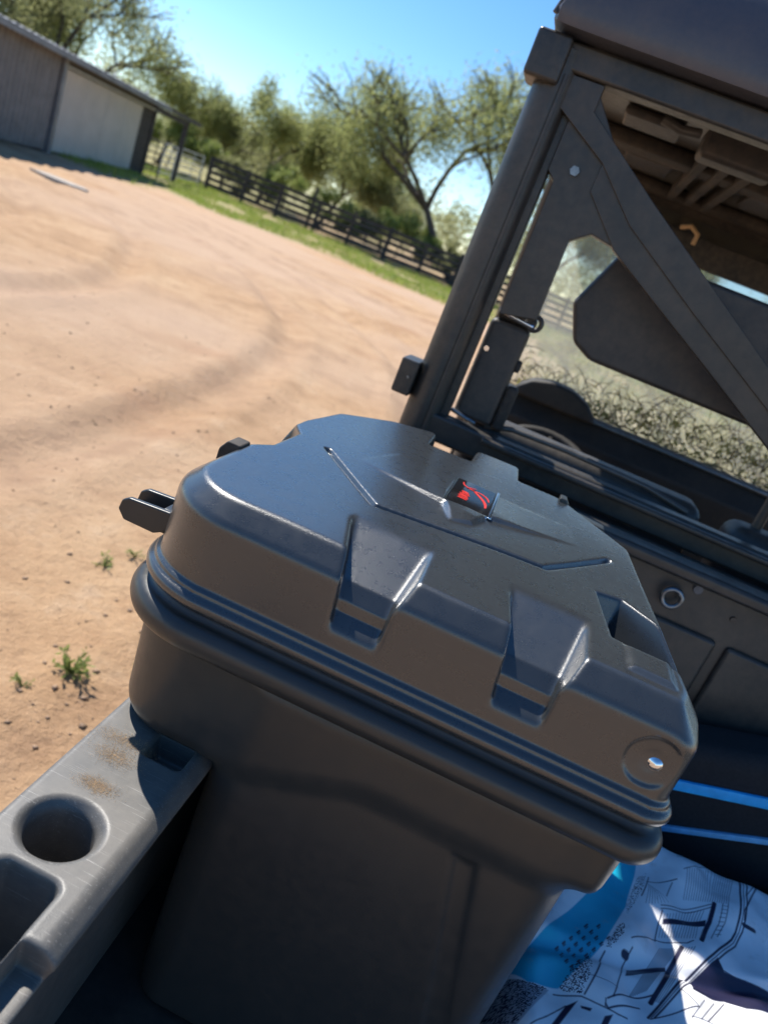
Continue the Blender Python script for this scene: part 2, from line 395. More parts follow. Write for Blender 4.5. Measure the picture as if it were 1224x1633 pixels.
def blades(name, px, py, hgt, wid, mat, lean=.5, n=1):
    """thin upright triangles, one per point"""
    N = len(px); z = ground_h(px, py) - .01; a = rng.uniform(0, 2 * np.pi, N); l = rng.normal(0, lean, (N, 2)) * hgt[:, None]
    dx, dy = np.cos(a) * wid, np.sin(a) * wid
    V = np.stack([np.stack([px - dx, py - dy, z], 1), np.stack([px + dx, py + dy, z], 1), np.stack([px + l[:, 0], py + l[:, 1], z + hgt], 1)], 1).reshape(-1, 3)
    return fastmesh(name, V, np.arange(3 * N).reshape(-1, 3))
def build_grass():
    N = 150000; a = rng.uniform(-24, 14, N); d = rng.uniform(21, 44, N); x, y = from_view(a, d)
    c = cover_f(x, y); c = np.where(c < .3, 0, c)
    c = c * np.where((x > -1.5) & (d < 24), 0.3, 1) * (vnoise(x * .9, y * .9, 21) > .38)
    k = rng.uniform(0, 1, N) < c * .62
    x, y = x[k], y[k]; h = rng.uniform(.07, .24, len(x)) * (.6 + .8 * vnoise(x * .6, y * .6, 22))
    o = link('grass', blades('grass', x, y, h, rng.uniform(.012, .03, len(x)), 'grass_blade', .35), 'grass_blade', None, False)
    tag(o, 'strip of green grass growing between the dirt yard and the fence', 'grass', kind='stuff')
    # rough dry cover ahead of the vehicle
    N = 26000; x = rng.uniform(-1, 24, N); y = rng.uniform(12, 48, N); k = rng.uniform(0, 1, N) < cover_f(x, y) * .7; x, y = x[k], y[k]
    o = link('dry_ground_cover', blades('dry_ground_cover', x, y, rng.uniform(.08, .35, len(x)), rng.uniform(.02, .05, len(x)), 'scrub_leaf', .4), 'scrub_leaf', None, False)
    tag(o, 'yellow green ground cover seen through the cab', 'ground cover', kind='stuff')
build_grass()

def polyhedra(name, pts, sz, mat):
    base = np.array([(1, 0, 0), (-1, 0, 0), (0, 1, 0), (0, -1, 0), (0, 0, .7), (0, 0, -.5)], float)
    fc = np.array([(0, 2, 4), (2, 1, 4), (1, 3, 4), (3, 0, 4), (2, 0, 5), (1, 2, 5), (3, 1, 5), (0, 3, 5)])
    N = len(pts); a = rng.uniform(0, 2 * np.pi, N); V = base[None] * rng.uniform(.6, 1.25, (N, 6, 1)) * sz[:, None, None] * np.array([1, 1, .75])
    c, s_ = np.cos(a)[:, None], np.sin(a)[:, None]
    V = np.stack([V[..., 0] * c - V[..., 1] * s_, V[..., 0] * s_ + V[..., 1] * c, V[..., 2]], -1) + pts[:, None]
    Fq = (fc[None] + 6 * np.arange(N)[:, None, None]).reshape(-1, 3)
    return fastmesh(name, V.reshape(-1, 3), Fq)
def build_stones():
    for name, N, mat, lab, smin_, smax_, dmax in (('pebbles', 1500, 'stone', 'small tan pebbles scattered over the dirt yard', .004, .016, 14),
                                     ('dirt_clods', 900, 'clod', 'small dark crumbs of damp soil on the dirt yard', .003, .015, 12)):
        d = 1.2 + (rng.uniform(0, 1, N) ** 1.6) * dmax; a = rng.normal(-.35, .34, N) * d
        x, y = from_view(a, d); k = ~((np.abs(x - .455) < .9) & (y < 4)); x, y = x[k], y[k]
        if mat == 'clod':
            q = vnoise(x * .9, y * .9, 31) > .52; x, y = x[q], y[q]
        sz = smin_ + (smax_ - smin_) * rng.uniform(0, 1, len(x)) ** 3
        o = link(name, polyhedra(name, np.stack([x, y, ground_h(x, y) + sz * .2], 1), sz, mat), mat, None, False)
        tag(o, lab, 'stones' if mat == 'stone' else 'soil', kind='stuff')
build_stones()

# ------------------------------------------------------------------ barn, gates, fence
def build_barn():
    t = empty('barn', (B0[0], B0[1], 0)); t.rotation_euler = (0, 0, math.atan2(BT[1], BT[0]))
    tag(t, 'long low barn with corrugated sheet wall, pale sliding panel and thin metal roof', 'barn')
    # local frame: x along the front wall (away from the camera), -y towards the yard
    def lp(n, *a, **k): return box(n, *a, **k, parent=t)
    for j in range(4):           # corrugated sheets
        x0 = -6.2 + j * 2.2 ; nrib = 8; pts = []
        for i in range(nrib * 4 + 1):
            pts.append((x0 + 2.18 * i / (nrib * 4), 0.09 - .13 * (1 if (i % 4) in (1, 2) else 0)))
        V = [(x, y, .05) for x, y in pts] + [(x, y, 2.62) for x, y in pts]; n = len(pts)
        V += [(x, y + .01, .05) for x, y in pts] + [(x, y + .01, 2.62) for x, y in pts]
        Fc = [(i, i + 1, n + i + 1, n + i) for i in range(n - 1)] + [(2 * n + i + 1, 2 * n + i, 3 * n + i, 3 * n + i + 1) for i in range(n - 1)]
        link('wall_sheet', pymesh('wall_sheet', V, Fc), 'barn_sheet', t, False)
    lp('corner_post', 2.60, 2.82, -.12, .10, -.1, 2.66, 'barn_roof', bev=.01)
    lp('door_track', 2.84, 11.1, -.10, -.04, 2.40, 2.46, 'galvanised', bev=.01)
    lp('header_board', 2.82, 11.2, -.02, .06, 2.36, 2.66, 'barn_dark')
    d = lp('sliding_panel', 2.90, 9.85, -.03, .05, .06, 2.36, 'barn_panel', bev=.01); d['label'] = 'pale grey sliding panel'
    for k in range(1, 4): box('panel_joint', 2.9 + 1.74 * k - .008, 2.9 + 1.74 * k + .008, -.036, -.03, .08, 2.34, 'galvanised', d)
    for k in range(10):
        lp('end_board', 9.86 + k * .128, 9.98 + k * .128, -.02 - .004 * (k % 2), .05, .0, 2.36, 'weathered_wood')
    lp('post', 11.15, 11.4, -.08, .17, -.1, 2.66, 'weathered_wood')
    lp('post', 15.75, 15.95, -.08, .12, -.1, 2.62, 'weathered_wood')
    lp('post', 15.75, 15.95, 4.3, 4.5, -.1, 2.9, 'weathered_wood')
    lp('eave_beam', 11.4, 15.75, -.05, .07, 2.40, 2.60, 'weathered_wood')
    lp('back_wall', -6.2, 11.3, 6.0, 6.1, 0, 3.1, 'barn_dark'); lp('end_wall', 11.25, 11.3, .17, 6.0, 0, 2.75, 'barn_dark')
    lp('near_end_wall', -6.25, -6.2, .1, 6.0, 0, 2.75, 'barn_dark')
    # roof sheets: gentle single slope rising away from the yard
    for j in range(12):
        x0 = -6.8 + j * 1.5; x1 = x0 + 1.5; ext = -.62 if x1 < 11.6 else -.35; dz = 0 if x1 < 11.6 else .04
        n = 13; V = []
        for i in range(n):
            x = x0 + (x1 - x0 + .01) * i / (n - 1); z = .02 if i % 3 == 1 else 0
            V += [(x, ext, 2.72 + dz + z), (x, 6.5, 3.25 + dz + z), (x, ext, 2.64 + dz), (x, 6.5, 3.17 + dz)]
        Fc = []
        for i in range(n - 1):
            a, b2 = 4 * i, 4 * (i + 1)
            Fc += [(a, b2, b2 + 1, a + 1), (a + 2, a + 3, b2 + 3, b2 + 2), (a, a + 2, b2 + 2, b2)]
        Fc += [(0, 1, 3, 2), (4 * n - 4, 4 * n - 2, 4 * n - 1, 4 * n - 3)]
        link('roof_sheet', pymesh('roof_sheet', V, Fc), 'barn_roof', t, False)
    lp('fascia_board', -6.8, 11.2, -.66, -.625, 2.56, 2.715, 'barn_roof')
    lp('fascia_board', 11.21, 16.7, -.39, -.355, 2.60, 2.755, 'barn_dark')
    for x in (4.9, 8.1): disc('light_bulb', (x, -.64, 2.75), (0, 0, 1), .05, .05, 'galvanised', t, 12, .03)
build_barn()
def gate(name, p0, p1, rails, h, mat, label, r=.028, group=None):
    p0, p1 = np.array(p0, float), np.array(p1, float); z0 = ground_h(p0[:1], p0[1:])[0]
    t = empty(name, (p0[0], p0[1], z0)); L = float(np.linalg.norm(p1 - p0)); t.rotation_euler = (0, 0, math.atan2(*(p1 - p0)[::-1]))
    tag(t, label, 'gate')
    for s in (0, 1): tube('upright', [(s * L, 0, .0), (s * L, 0, h)], r * 1.15, mat, t, 8)
    for k in range(rails):
        z = .22 + (h - .25) * k / (rails - 1); tube('rail', [(r, 0, z), (L - r, 0, z)], r, mat, t, 8)
    tube('brace', [(L * .5, -.05, .2), (L * .5, -.05, h)], r * .8, mat, t, 6)
def bp(s, off=0.0): p = B0 + BT * s + BN * off; return (p[0], p[1])
gate('pipe_gate', bp(11.55, -.05), bp(13.6, -.05), 6, 1.45, 'weathered_wood', 'dark pipe gate under the open end of the barn roof')
gate('pipe_gate', bp(13.75, -.05), bp(15.65, -.05), 6, 1.45, 'galvanised', 'weathered grey pipe gate beside the last barn post')
gate('pipe_gate', bp(16.2), from_view(-15.35, 41.7), 6, 1.5, 'galvanised', 'bright silver pipe gate between the barn and the dark fence')
def build_fence():
    x0, y0 = from_view(-15, 42); t = empty('rail_fence', (x0, y0, 0)); t.rotation_euler = (0, 0, HEAD)
    tag(t, 'long dark wooden rail fence with five rails along the yard', 'fence')
    xs = [0.0]
    while xs[-1] < 40: xs.append(xs[-1] + random.uniform(1.85, 2.25))
    for i, x in enumerate(xs):
        h = random.uniform(1.62, 1.86); wd = random.uniform(.085, .125)
        tube('post', [(x, 0, -.2), (x + random.uniform(-.02, .02), 0, h * .5), (x + random.uniform(-.04, .04), random.uniform(-.03, .03), h)], [wd, wd * .95, wd * .9], 'weathered_wood', t, 7)
        if i:
            for k in range(5):
                z = .30 + .315 * k
                a, b2 = random.uniform(-.03, .03), random.uniform(-.03, .03)
                V, Fc = [], []
                for (xx, dz) in ((xs[i - 1] - .05, a), (x - .07, b2)):
                    V += [(xx, -.11, z + dz - .095), (xx, -.075, z + dz - .095), (xx, -.075, z + dz + .095), (xx, -.11, z + dz + .095)]
                Fc = [(0, 1, 2, 3), (7, 6, 5, 4), (0, 4, 5, 1), (1, 5, 6, 2), (2, 6, 7, 3), (3, 7, 4, 0)]
                link('rail', pymesh('rail', V, Fc), 'weathered_wood', t, False)
    # tall gate post pair further along
    for x in (5.6,): tube('tall_post', [(x, .1, -.2), (x, .1, 2.2)], .09, 'weathered_wood', t, 7)
build_fence()
def slab():
    bm = bmesh.new(); n = 14; vs_ = []
    for i in range(n):
        a = 2 * math.pi * i / n; r = random.uniform(.8, 1.1); vs_.append(bm.verts.new((.62 * r * math.cos(a), .30 * r * math.sin(a), 0)))
    f = bm.faces.new(vs_); g = bmesh.ops.extrude_face_region(bm, geom=[f]); bmesh.ops.translate(bm, verts=[v for v in g['geom'] if isinstance(v, bmesh.types.BMVert)], vec=(0, 0, .07))
    bmesh.ops.recalc_face_normals(bm, faces=bm.faces[:]); o = bm_obj('concrete_slab', bm, 'concrete'); o.location = (-10.9, 15.6, -.02); o.rotation_euler = (0, 0, .1)
    tag(o, 'thin pale slab lying in the dirt in front of the barn', 'slab')
slab()

# ------------------------------------------------------------------ trees and plants
def grow(base, h, lean, seed, levels=4, forks=(2, 4), spread=.55, r0=.12):
    rd = random.Random(seed); segs, tips = [], []
    def go(p, d, L, r, lv):
        n = 3; q = p
        for i in range(n):
            d = (d + Vector((rd.gauss(0, .13), rd.gauss(0, .13), rd.gauss(.03, .06)))).normalized()
            p2 = q + d * (L / n); ra = r * (1 - .3 * i / n); rb = r * (1 - .3 * (i + 1) / n)
            segs.append((q, p2, ra, rb)); q = p2
            if lv >= levels - 1: tips.append((q - d * L / n, q, lv))
            if lv < levels and i >= 1 and rd.random() < .5:
                ax = Vector((rd.gauss(0, 1), rd.gauss(0, 1), rd.gauss(0, .4))).normalized()
                go(q, (d * .6 + ax * spread * 1.3).normalized(), L * rd.uniform(.5, .75), r * .5, lv + 1)
        if lv < levels:
            for _ in range(rd.randint(*forks)):
                ax = Vector((rd.gauss(0, 1), rd.gauss(0, 1), rd.gauss(.1, .35))).normalized()
                go(q, (d * .8 + ax * spread).normalized(), L * rd.uniform(.6, .85), r * .62, lv + 1)
    go(Vector((0, 0, -.1)), Vector((lean[0], lean[1], 1)).normalized(), h * .22, r0, 0)
    return segs, tips
def tree(name, x, y, h, seed, label, mat, leaves=7000, lean=(0, 0), spread=.6, droop=.5, size=.13, group='trees beyond the fence', r0=None, squash=1.0, levels=4):
    z0 = float(ground_h(np.array([x]), np.array([y]))[0]); t = empty(name, (x, y, z0)); tag(t, label, 'tree' if 'tree' in name else 'shrub', group)
    segs, tips = grow(None, h, lean, seed, spread=spread, r0=r0 or h * .022, levels=levels)
    top = max(s[1].z for s in segs); sc = h / top * .93
    n = 5; A = np.array([s[0] for s in segs]) * sc; Bq = np.array([s[1] for s in segs]) * sc; ra = np.array([s[2] for s in segs]); rb = np.array([s[3] for s in segs])
    A[:, :2] *= squash; Bq[:, :2] *= squash
    d = Bq - A; d /= np.linalg.norm(d, axis=1)[:, None] + 1e-9; ref = np.where(np.abs(d[:, 2:]) < .9, [[0, 0, 1.]], [[1., 0, 0]])
    u = np.cross(d, ref); u /= np.linalg.norm(u, axis=1)[:, None]; v = np.cross(d, u); V = []
    for E_, rr in ((A, ra), (Bq, rb)):
        for k in range(n):
            a = 2 * math.pi * k / n; V.append(E_ + (u * math.cos(a) + v * math.sin(a)) * np.maximum(rr, .006)[:, None])
    V = np.stack(V, 1).reshape(-1, 3); i = np.arange(len(segs))[:, None] * 2 * n; k = np.arange(n)[None]
    Q = np.stack([i + k, i + (k + 1) % n, i + n + (k + 1) % n, i + n + k], -1).reshape(-1, 4)
    link('trunk', fastmesh('trunk', V, Q), 'bark', t)
    g = np.random.default_rng(seed); T0 = np.array([q[0] for q in tips]) * sc; T1 = np.array([q[1] for q in tips]) * sc
    T0[:, :2] *= squash; T1[:, :2] *= squash
    w8 = g.uniform(.15, 1, len(T0)) ** 1.3; w8 /= w8.sum(); pick = g.choice(len(T0), leaves, p=w8)
    P = T0[pick] + (T1 - T0)[pick] * g.uniform(0, 1.0, (leaves, 1)); P += np.clip(g.normal(0, 1, (leaves, 3)), -1.5, 1.5) * h * .050
    P[:, 2] -= np.abs(g.normal(0, 1, leaves)) * droop * h * .05
    P[:, 2] = np.maximum(P[:, 2], .05)
    a = g.uniform(0, 2 * np.pi, leaves); el = g.normal(-.5, .6, leaves); L = size * g.uniform(.6, 1.5, leaves); W = L * g.uniform(.18, .38, leaves)
    dr = np.stack([np.cos(a) * np.cos(el), np.sin(a) * np.cos(el), np.sin(el)], 1); sd = np.cross(dr, g.normal(0, 1, (leaves, 3))); sd /= np.linalg.norm(sd, axis=1)[:, None]
    V = np.stack([P - dr * L[:, None] / 2, P + sd * W[:, None] / 2, P + dr * L[:, None] / 2, P - sd * W[:, None] / 2], 1).reshape(-1, 3)
    link('crown', fastmesh('crown', V, np.arange(4 * leaves).reshape(-1, 4)), mat, t, False)
    return t
VT = lambda a, d: from_view(a, d)
def build_trees():
    T = [  # across, along, height, kind, lean, spread, leaves, label
        (-14.6, 50, 7.6, 'leaf_green', (.1, 0), .62, 9000, 'broad light green tree with the rounded top left of the sky gap behind the fence'),
        (-18.3, 54, 5.4, 'leaf_olive', (0, 0), .62, 8000, 'olive tree behind the silver gate where fence and barn meet'),
        (-11.2, 53, 7.6, 'leaf_green', (.15, 0), .60, 8000, 'light green tree with slim trunk filling the middle of the fence line'),
        (-1.2, 46, 12.4, 'leaf_green', (-.95, .05), .55, 14000, 'tall airy tree with a dark trunk leaning towards the barn'),
        (-.4, 49, 13.2, 'leaf_green', (-.12, .05), .50, 12000, 'tall pale tree half hidden behind the vehicle cab post'),
        (-6.6, 52, 5.3, 'leaf_olive', (-.2, 0), .66, 7000, 'low olive tree under the sky gap behind the fence'),
        (-24.0, 42, 10.2, 'leaf_olive', (.1, 0), .58, 9000, 'big twisted olive tree rising above the barn roof ridge'),
        (-29.5, 40, 10.8, 'leaf_olive', (.05, 0), .58, 8000, 'big dark tree over the corrugated end of the barn'),
        (-21.3, 50, 6.4, 'leaf_green', (.1, 0), .60, 8000, 'mid green tree beyond the open end of the barn roof'),
        (4.5, 52, 8.5, 'leaf_olive', (0, 0), .60, 6500, 'olive tree seen through the cab gap beside the belt'),
        (11.0, 48, 7.5, 'leaf_green', (0, 0), .60, 6500, 'light green tree straight ahead of the vehicle'),
        (-16.8, 60, 7.2, 'leaf_green', (0, 0), .62, 8000, 'pale green tree further back behind the silver gate'),
        (-8.8, 60, 6.6, 'leaf_green', (0, 0), .64, 8000, 'pale green tree further back below the sky gap'),
        (-26.5, 47, 9.0, 'leaf_green', (.1, 0), .60, 9000, 'leafy light green tree close behind the barn roof'),
        (20.0, 50, 8.0, 'leaf_olive', (0, 0), .60, 6000, 'olive tree ahead to the right of the vehicle')]
    for i, (a, d, h, m, lean, sp, n, lab) in enumerate(T):
        x, y = VT(a, d); tree('mesquite_tree', x, y, h, 100 + i, lab, m, int(n * 2.0), lean, sp, 1.5, .20, squash=1.12)
    # low brush behind the fence, each clump its own
    BL = ['brushy shrub behind the end post where the silver gate meets the fence', 'low lime shrub behind the first long bays of the rail fence', 'tall lime shrub under the broad rounded tree behind the fence',
          'olive tinged shrub next to the tall gate post of the fence', 'low lime shrub below the sky gap behind the fence', 'tall lime shrub between the sky gap and the leaning trunk', 'olive shrub at the foot of the leaning trunk behind the fence',
          'lime shrub just beyond the leaning trunk behind the fence', 'lime shrub behind the fence seen past the cab post', 'tall brush behind the bright silver pipe gate', 'tall lime brush behind the open end of the barn']
    CL = ['thorny yellow bush close beside the belt retractor view gap', 'yellow bush directly behind the steering wheel in the view ahead', 'yellow bush under the left half of the headrest', 'largest far yellow bush ahead of the vehicle hood',
          'yellow bush under the right half of the headrest', 'wide yellow bush far ahead to the right of the headrest', 'smallest yellow bush just ahead of the hood', 'low yellow bush ahead of the right half of the hood']
    B = [(-17, 46.5, 2.6), (-14.2, 45, 2.2), (-12.0, 46, 3.0), (-9.6, 45.6, 2.6), (-7.4, 45, 2.2), (-5.0, 46.5, 3.0), (-3.3, 45.2, 2.4), (-1.0, 46, 2.6), (2.0, 46, 2.8), (-19.6, 47.5, 3.2), (-22.5, 48, 3.2)]
    for i, (a, d, h) in enumerate(B):
        x, y = VT(a, d); tree('brush_shrub', x, y, h, 300 + i, BL[i], ['leaf_lime', 'leaf_olive'][i % 3 == 1], 6000, (0, 0), .85, .3, .19, 'shrubs behind the fence', .05, 1.15, 3)
    C2 = [(.6, 17, 1.0), (2.6, 15.5, 1.2), (4.4, 18, 1.3), (1.6, 24, 1.6), (6.5, 16, 1.3), (8.5, 20, 1.5), (3.4, 11.0, .9), (5.4, 12.5, 1.0)]
    for i, (x, y, h) in enumerate(C2):
        tree('scrub_bush', x, y, h, 400 + i, CL[i], 'scrub_leaf', 1500, (0, 0), .95, .1, .07, 'bushes in front of the vehicle', .02, 1.3, 3)
build_trees()
def far_wood():
    g = np.random.default_rng(77); P = []
    for i in range(230):
        a = g.uniform(-75, 75); d = g.uniform(66, 105); x, y = from_view(a, d); r = g.uniform(1.6, 3.4); zc = g.uniform(1.8, 4.6)
        n = 420; q = g.normal(0, 1, (n, 3)); q /= np.linalg.norm(q, axis=1)[:, None]; q *= r * g.uniform(.35, 1.05, (n, 1)) ** .6 * (1 + .35 * np.sin(q[:, :1] * 5 + i) * np.cos(q[:, 1:2] * 4)); P.append(q * [1, 1, .85] + [x, y, zc])
    P = np.concatenate(P); P[:, 2] = np.abs(P[:, 2]) + .05; n = len(P); dr = g.normal(0, 1, (n, 3)); dr /= np.linalg.norm(dr, axis=1)[:, None]; sd = np.cross(dr, g.normal(0, 1, (n, 3))); sd /= np.linalg.norm(sd, axis=1)[:, None]
    L = g.uniform(.18, .5, (n, 1)); V = np.stack([P - dr * L / 2, P + sd * L * .2, P + dr * L / 2, P - sd * L * .2], 1).reshape(-1, 3)
    o = link('distant_wood', fastmesh('distant_wood', V, np.arange(4 * n).reshape(-1, 4)), 'leaf_olive', None, False); tag(o, 'distant low woodland closing the horizon behind the nearer trees', 'woodland', kind='stuff')
far_wood()
def weed(x, y, r, n, label, seed):
    g = np.random.default_rng(seed); z0 = float(ground_h(np.array([x]), np.array([y]))[0]); t = empty('weed_plant', (x, y, z0)); tag(t, label, 'weed', 'weeds in the dirt yard')
    V, Q = [], []; st = []
    for k in range(n):
        a = g.uniform(0, 2 * np.pi); el = g.uniform(.15, 1.1); L = r * g.uniform(.5, 1.1)
        d = Vector((math.cos(a) * math.cos(el), math.sin(a) * math.cos(el), math.sin(el)))
        V0 = [Vector((0, 0, 0)), d * L * .5 + Vector((0, 0, .01)), d * L]
        v_, q_ = tube_data(V0, [.0025, .002, .001], 4); b = len(st) and sum(len(s[0]) for s in st); st.append((v_, [tuple(i + b for i in f) for f in q_]))
        for j in range(7):
            p = d * L * g.uniform(.25, 1.05); dr = (d + Vector(g.normal(0, .8, 3))).normalized(); s = dr.cross(Vector(g.normal(0, 1, 3))).normalized(); l = r * g.uniform(.16, .34); b2 = len(V)
            V += [p, p + dr * l * .5 + s * l * .22, p + dr * l, p + dr * l * .5 - s * l * .22]; Q.append((b2, b2 + 1, b2 + 2, b2 + 3))
    link('stem', pymesh('stem', sum((s[0] for s in st), []), sum((s[1] for s in st), [])), 'pale_weed', t)
    V = [Vector((v.x, v.y, max(v.z, .004))) for v in V]
    link('leaves', pymesh('leaves', V, Q), 'leaf_lime', t, False)
weed(-.955, 1.93, .085, 20, 'largest leafy green weed clump near the vehicle bed rail', 1)
weed(-1.27, 2.60, .065, 9, 'small weed with paired leaf tufts in bare dirt', 2)
weed(-1.23, 2.76, .055, 8, 'tiny upright weed just behind the paired leaf tufts', 3)
weed(-.70, 1.83, .055, 7, 'small weed half hidden by the vehicle bed rail', 4)
weed(-.82, 2.12, .035, 5, 'sparse seedling between the largest weed and the cargo box', 5)
weed(-1.02, 1.78, .045, 7, 'small weed sprig growing at the foot of the largest clump', 6)

# ------------------------------------------------------------------ utility vehicle
UV = empty('utility_vehicle', (.455, 1.9, 0)); tag(UV, 'black utility vehicle with cargo bed, tube frame cab and dark roof', 'utility vehicle')
def rel(o):   # keep world placement under the vehicle's empty
    o.location = o.location - UV.location if o.parent == UV else o.location; return o
VX0, VX1 = -.264, 1.176
def vbox(n, *a, **k): return rel(box(n, *a, **k, parent=UV))
def side_rail():
    h = .0025; lo, hi = (-.275, .18, .69), (-.125, 1.40, 1.062); xs, ys, zs = axes(lo, hi, h)
    X, Y = np.meshgrid(xs, ys, indexing='ij'); x, y, z = X[..., None], Y[..., None], zs[None, None]
    Fv = smax(smax(-.264 - x, z - 1.05, .006) + 0 * y, np.minimum(x + .143 + np.clip(1.034 - z, 0, .12) * .40, 1.0), .004)
    Fv = smax(Fv, ((x + .156) + (z - 1.05)) * .7071, .004)            # inner chamfer
    Fv = np.maximum(Fv, np.maximum(.7015 - z, np.maximum(.19 - y, y - 1.395)))
    hole = np.hypot(x + .212, y - .488); Fv = smax(Fv, -np.maximum(hole - .0295, .90 - z), .002)
    Fv = smax(Fv, -np.maximum(hole - .0295 - (z - 1.040) * .7, 1.039 - z), .0025)
    def pocket(Fv, x0, x1, y0, y1, z0, r):
        d = sd_rr(X, Y, x0, x1, y0, y1, (r,) * 4)[..., None]; return smax(Fv, -smax(d - (z - 1.05) * .12, z0 - z, .006), .004)
    Fv = pocket(Fv, -.232, -.176, .10, .441, .955, .010)
    Fv = pocket(Fv, -.206, -.163, .609, .652, 1.018, .006)
    lower = np.maximum(np.maximum(y - .389, -.1735 - x), 1.022 - z); Fv = smax(Fv, -lower, .004)
    V, Q = nets(Fv, lo, h); o = link('side_rail', fastmesh('side_rail', V, Q), 'rail_plastic', UV); rel(o)
    return o
rail = side_rail()
def dustpatch(x, y, rx, ry, seed):
    g = np.random.default_rng(seed); N = 2600; P = np.stack([x + g.normal(0, rx, N), y + g.normal(0, ry, N), np.full(N, 1.0508)], 1)
    o = link('dust', polyhedra('dust', P, g.uniform(.0001, .0004, N) , 'tan_dust'), 'tan_dust', rail, False); o['kind'] = 'stuff'
dustpatch(-.2245, .588, .012, .007, 1); dustpatch(-.2155, .545, .010, .005, 2); dustpatch(-.23, .612, .016, .006, 3)
vbox('side_rail', 1.06, VX1, .19, 1.395, .72, 1.05, 'rail_plastic', bev=.008)
vbox('bed_floor', -.258, 1.17, .19, 1.40, .675, .70, 'bed_plastic')
for k in range(7): vbox('floor_rib', -.02 + k * .17, .03 + k * .17, .20, 1.38, .7005, .705, 'bed_plastic', bev=.003)
hb = vbox('headboard', -.24, 1.15, 1.40, 1.43, .70, 1.235, 'bed_plastic', bev=.006)
for (x0, x1) in ((-.10, .495), (.515, 1.03)): vbox('headboard_panel', x0, x1, 1.388, 1.402, .74, 1.15, 'bed_plastic', bev=.008)
vbox('headboard_lip', -.23, 1.14, 1.375, 1.44, 1.236, 1.262, 'cab_metal', bev=.008)
def ring(n, c, r, t, mat): 
    pts = [(c[0] + r * math.cos(a), c[1], c[2] + r * math.sin(a)) for a in np.arange(24) / 24 * 2 * np.pi]; return rel(tube(n, pts, t, mat, UV, 8, True))
ring('tie_down_ring', (.383, 1.382, 1.196), .017, .0048, 'zinc')
rel(disc('bolt', (.420, 1.400, 1.226), (0, -1, 0), .009, .005, 'bolt_steel', UV, 12))
rel(disc('bolt', (.50, 1.40, 1.20), (0, -1, 0), .006, .004, 'cab_metal', UV, 12))
# cab frame
CY = 1.58
rel(tube('cab_post', [(-.188, CY, .85), (-.188, CY, 1.99)], .037, 'cab_metal', UV, 20))
vbox('post_flange', -.165, -.136, CY + .0, CY + .035, 1.26, 1.98, 'cab_metal', bev=.004)
vbox('post_seam', -.172, -.166, CY - .036, CY - .028, 1.26, 1.95, 'cab_metal')
rel(tube('cab_post', [(1.10, CY, .85), (1.10, CY, 1.99)], .037, 'cab_metal', UV, 20))
rel(tube('front_post', [(-.19, 3.0, .95), (-.19, 2.62, 1.98)], .03, 'cab_metal', UV, 14)); rel(tube('front_post', [(1.10, 3.0, .95), (1.10, 2.62, 1.98)], .03, 'cab_metal', UV, 14))
rel(tube('roof_bar', [(-.19, 1.62, 2.0), (-.19, 2.6, 1.99)], .03, 'cab_metal', UV, 14)); rel(tube('roof_bar', [(1.10, 1.62, 2.0), (1.10, 2.6, 1.99)], .03, 'cab_metal', UV, 14))
bk = vbox('post_bracket', -.243, -.178, CY - .055, CY + .03, 1.925, 2.003, 'cab_metal', bev=.007)
cb = vbox('crossbar', -.20, 1.12, CY - .03, CY + .02, 1.957, 2.004, 'cab_metal', bev=.006)
vbox('lower_crossbar', -.20, 1.12, CY - .025, CY + .025, 1.245, 1.302, 'cab_metal', bev=.008)
vbox('lower_lip', -.05, 1.08, CY - .045, CY - .026, 1.285, 1.298, 'cab_metal', bev=.004)
sb = vbox('side_bracket', -.26, -.222, CY - .045, CY + .03, 1.314, 1.386, 'cab_metal', bev=.004)
ob = rel(disc('bolt', (-.235, CY - .046, 1.352), (0, -1, 0), .003, .003, 'zinc', UV, 8))
# brace: bent plate from the post head down to the right
rel(prism('brace', [(-.165, 1.956), (-.10, 1.956), (-.100, 1.913), (.066, 1.808), (.386, 1.619), (.98, 1.270), (.90, 1.262), (.425, 1.547), (.212, 1.662), (.041, 1.760), (-.05, 1.84), (-.16, 1.90)], 'y', CY - .022, CY + .012, 'cab_metal', UV, .0015))
rel(prism('brace_flange', [(-.05, 1.845), (.041, 1.765), (.212, 1.667), (.425, 1.552), (.90, 1.266), (.80, 1.262), (.457, 1.486), (.26, 1.592), (.14, 1.655), (.033, 1.712), (-.05, 1.79)], 'y', CY - .017, CY + .018, 'cab_metal', UV, .0015))
gp = rel(prism('gusset_plate', [(-.138, 1.94), (-.10, 1.94), (.035, 1.79), (.036, 1.716), (-.016, 1.724), (-.050, 1.70), (-.046, 1.545), (-.119, 1.53), (-.121, 1.785), (-.138, 1.80)], 'y', CY - .012, CY + .032, 'cab_metal', UV, .002))
rel(disc('bolt', (-.091, CY - .012, 1.813), (0, -1, 0), .010, .006, 'zinc', UV, 6))
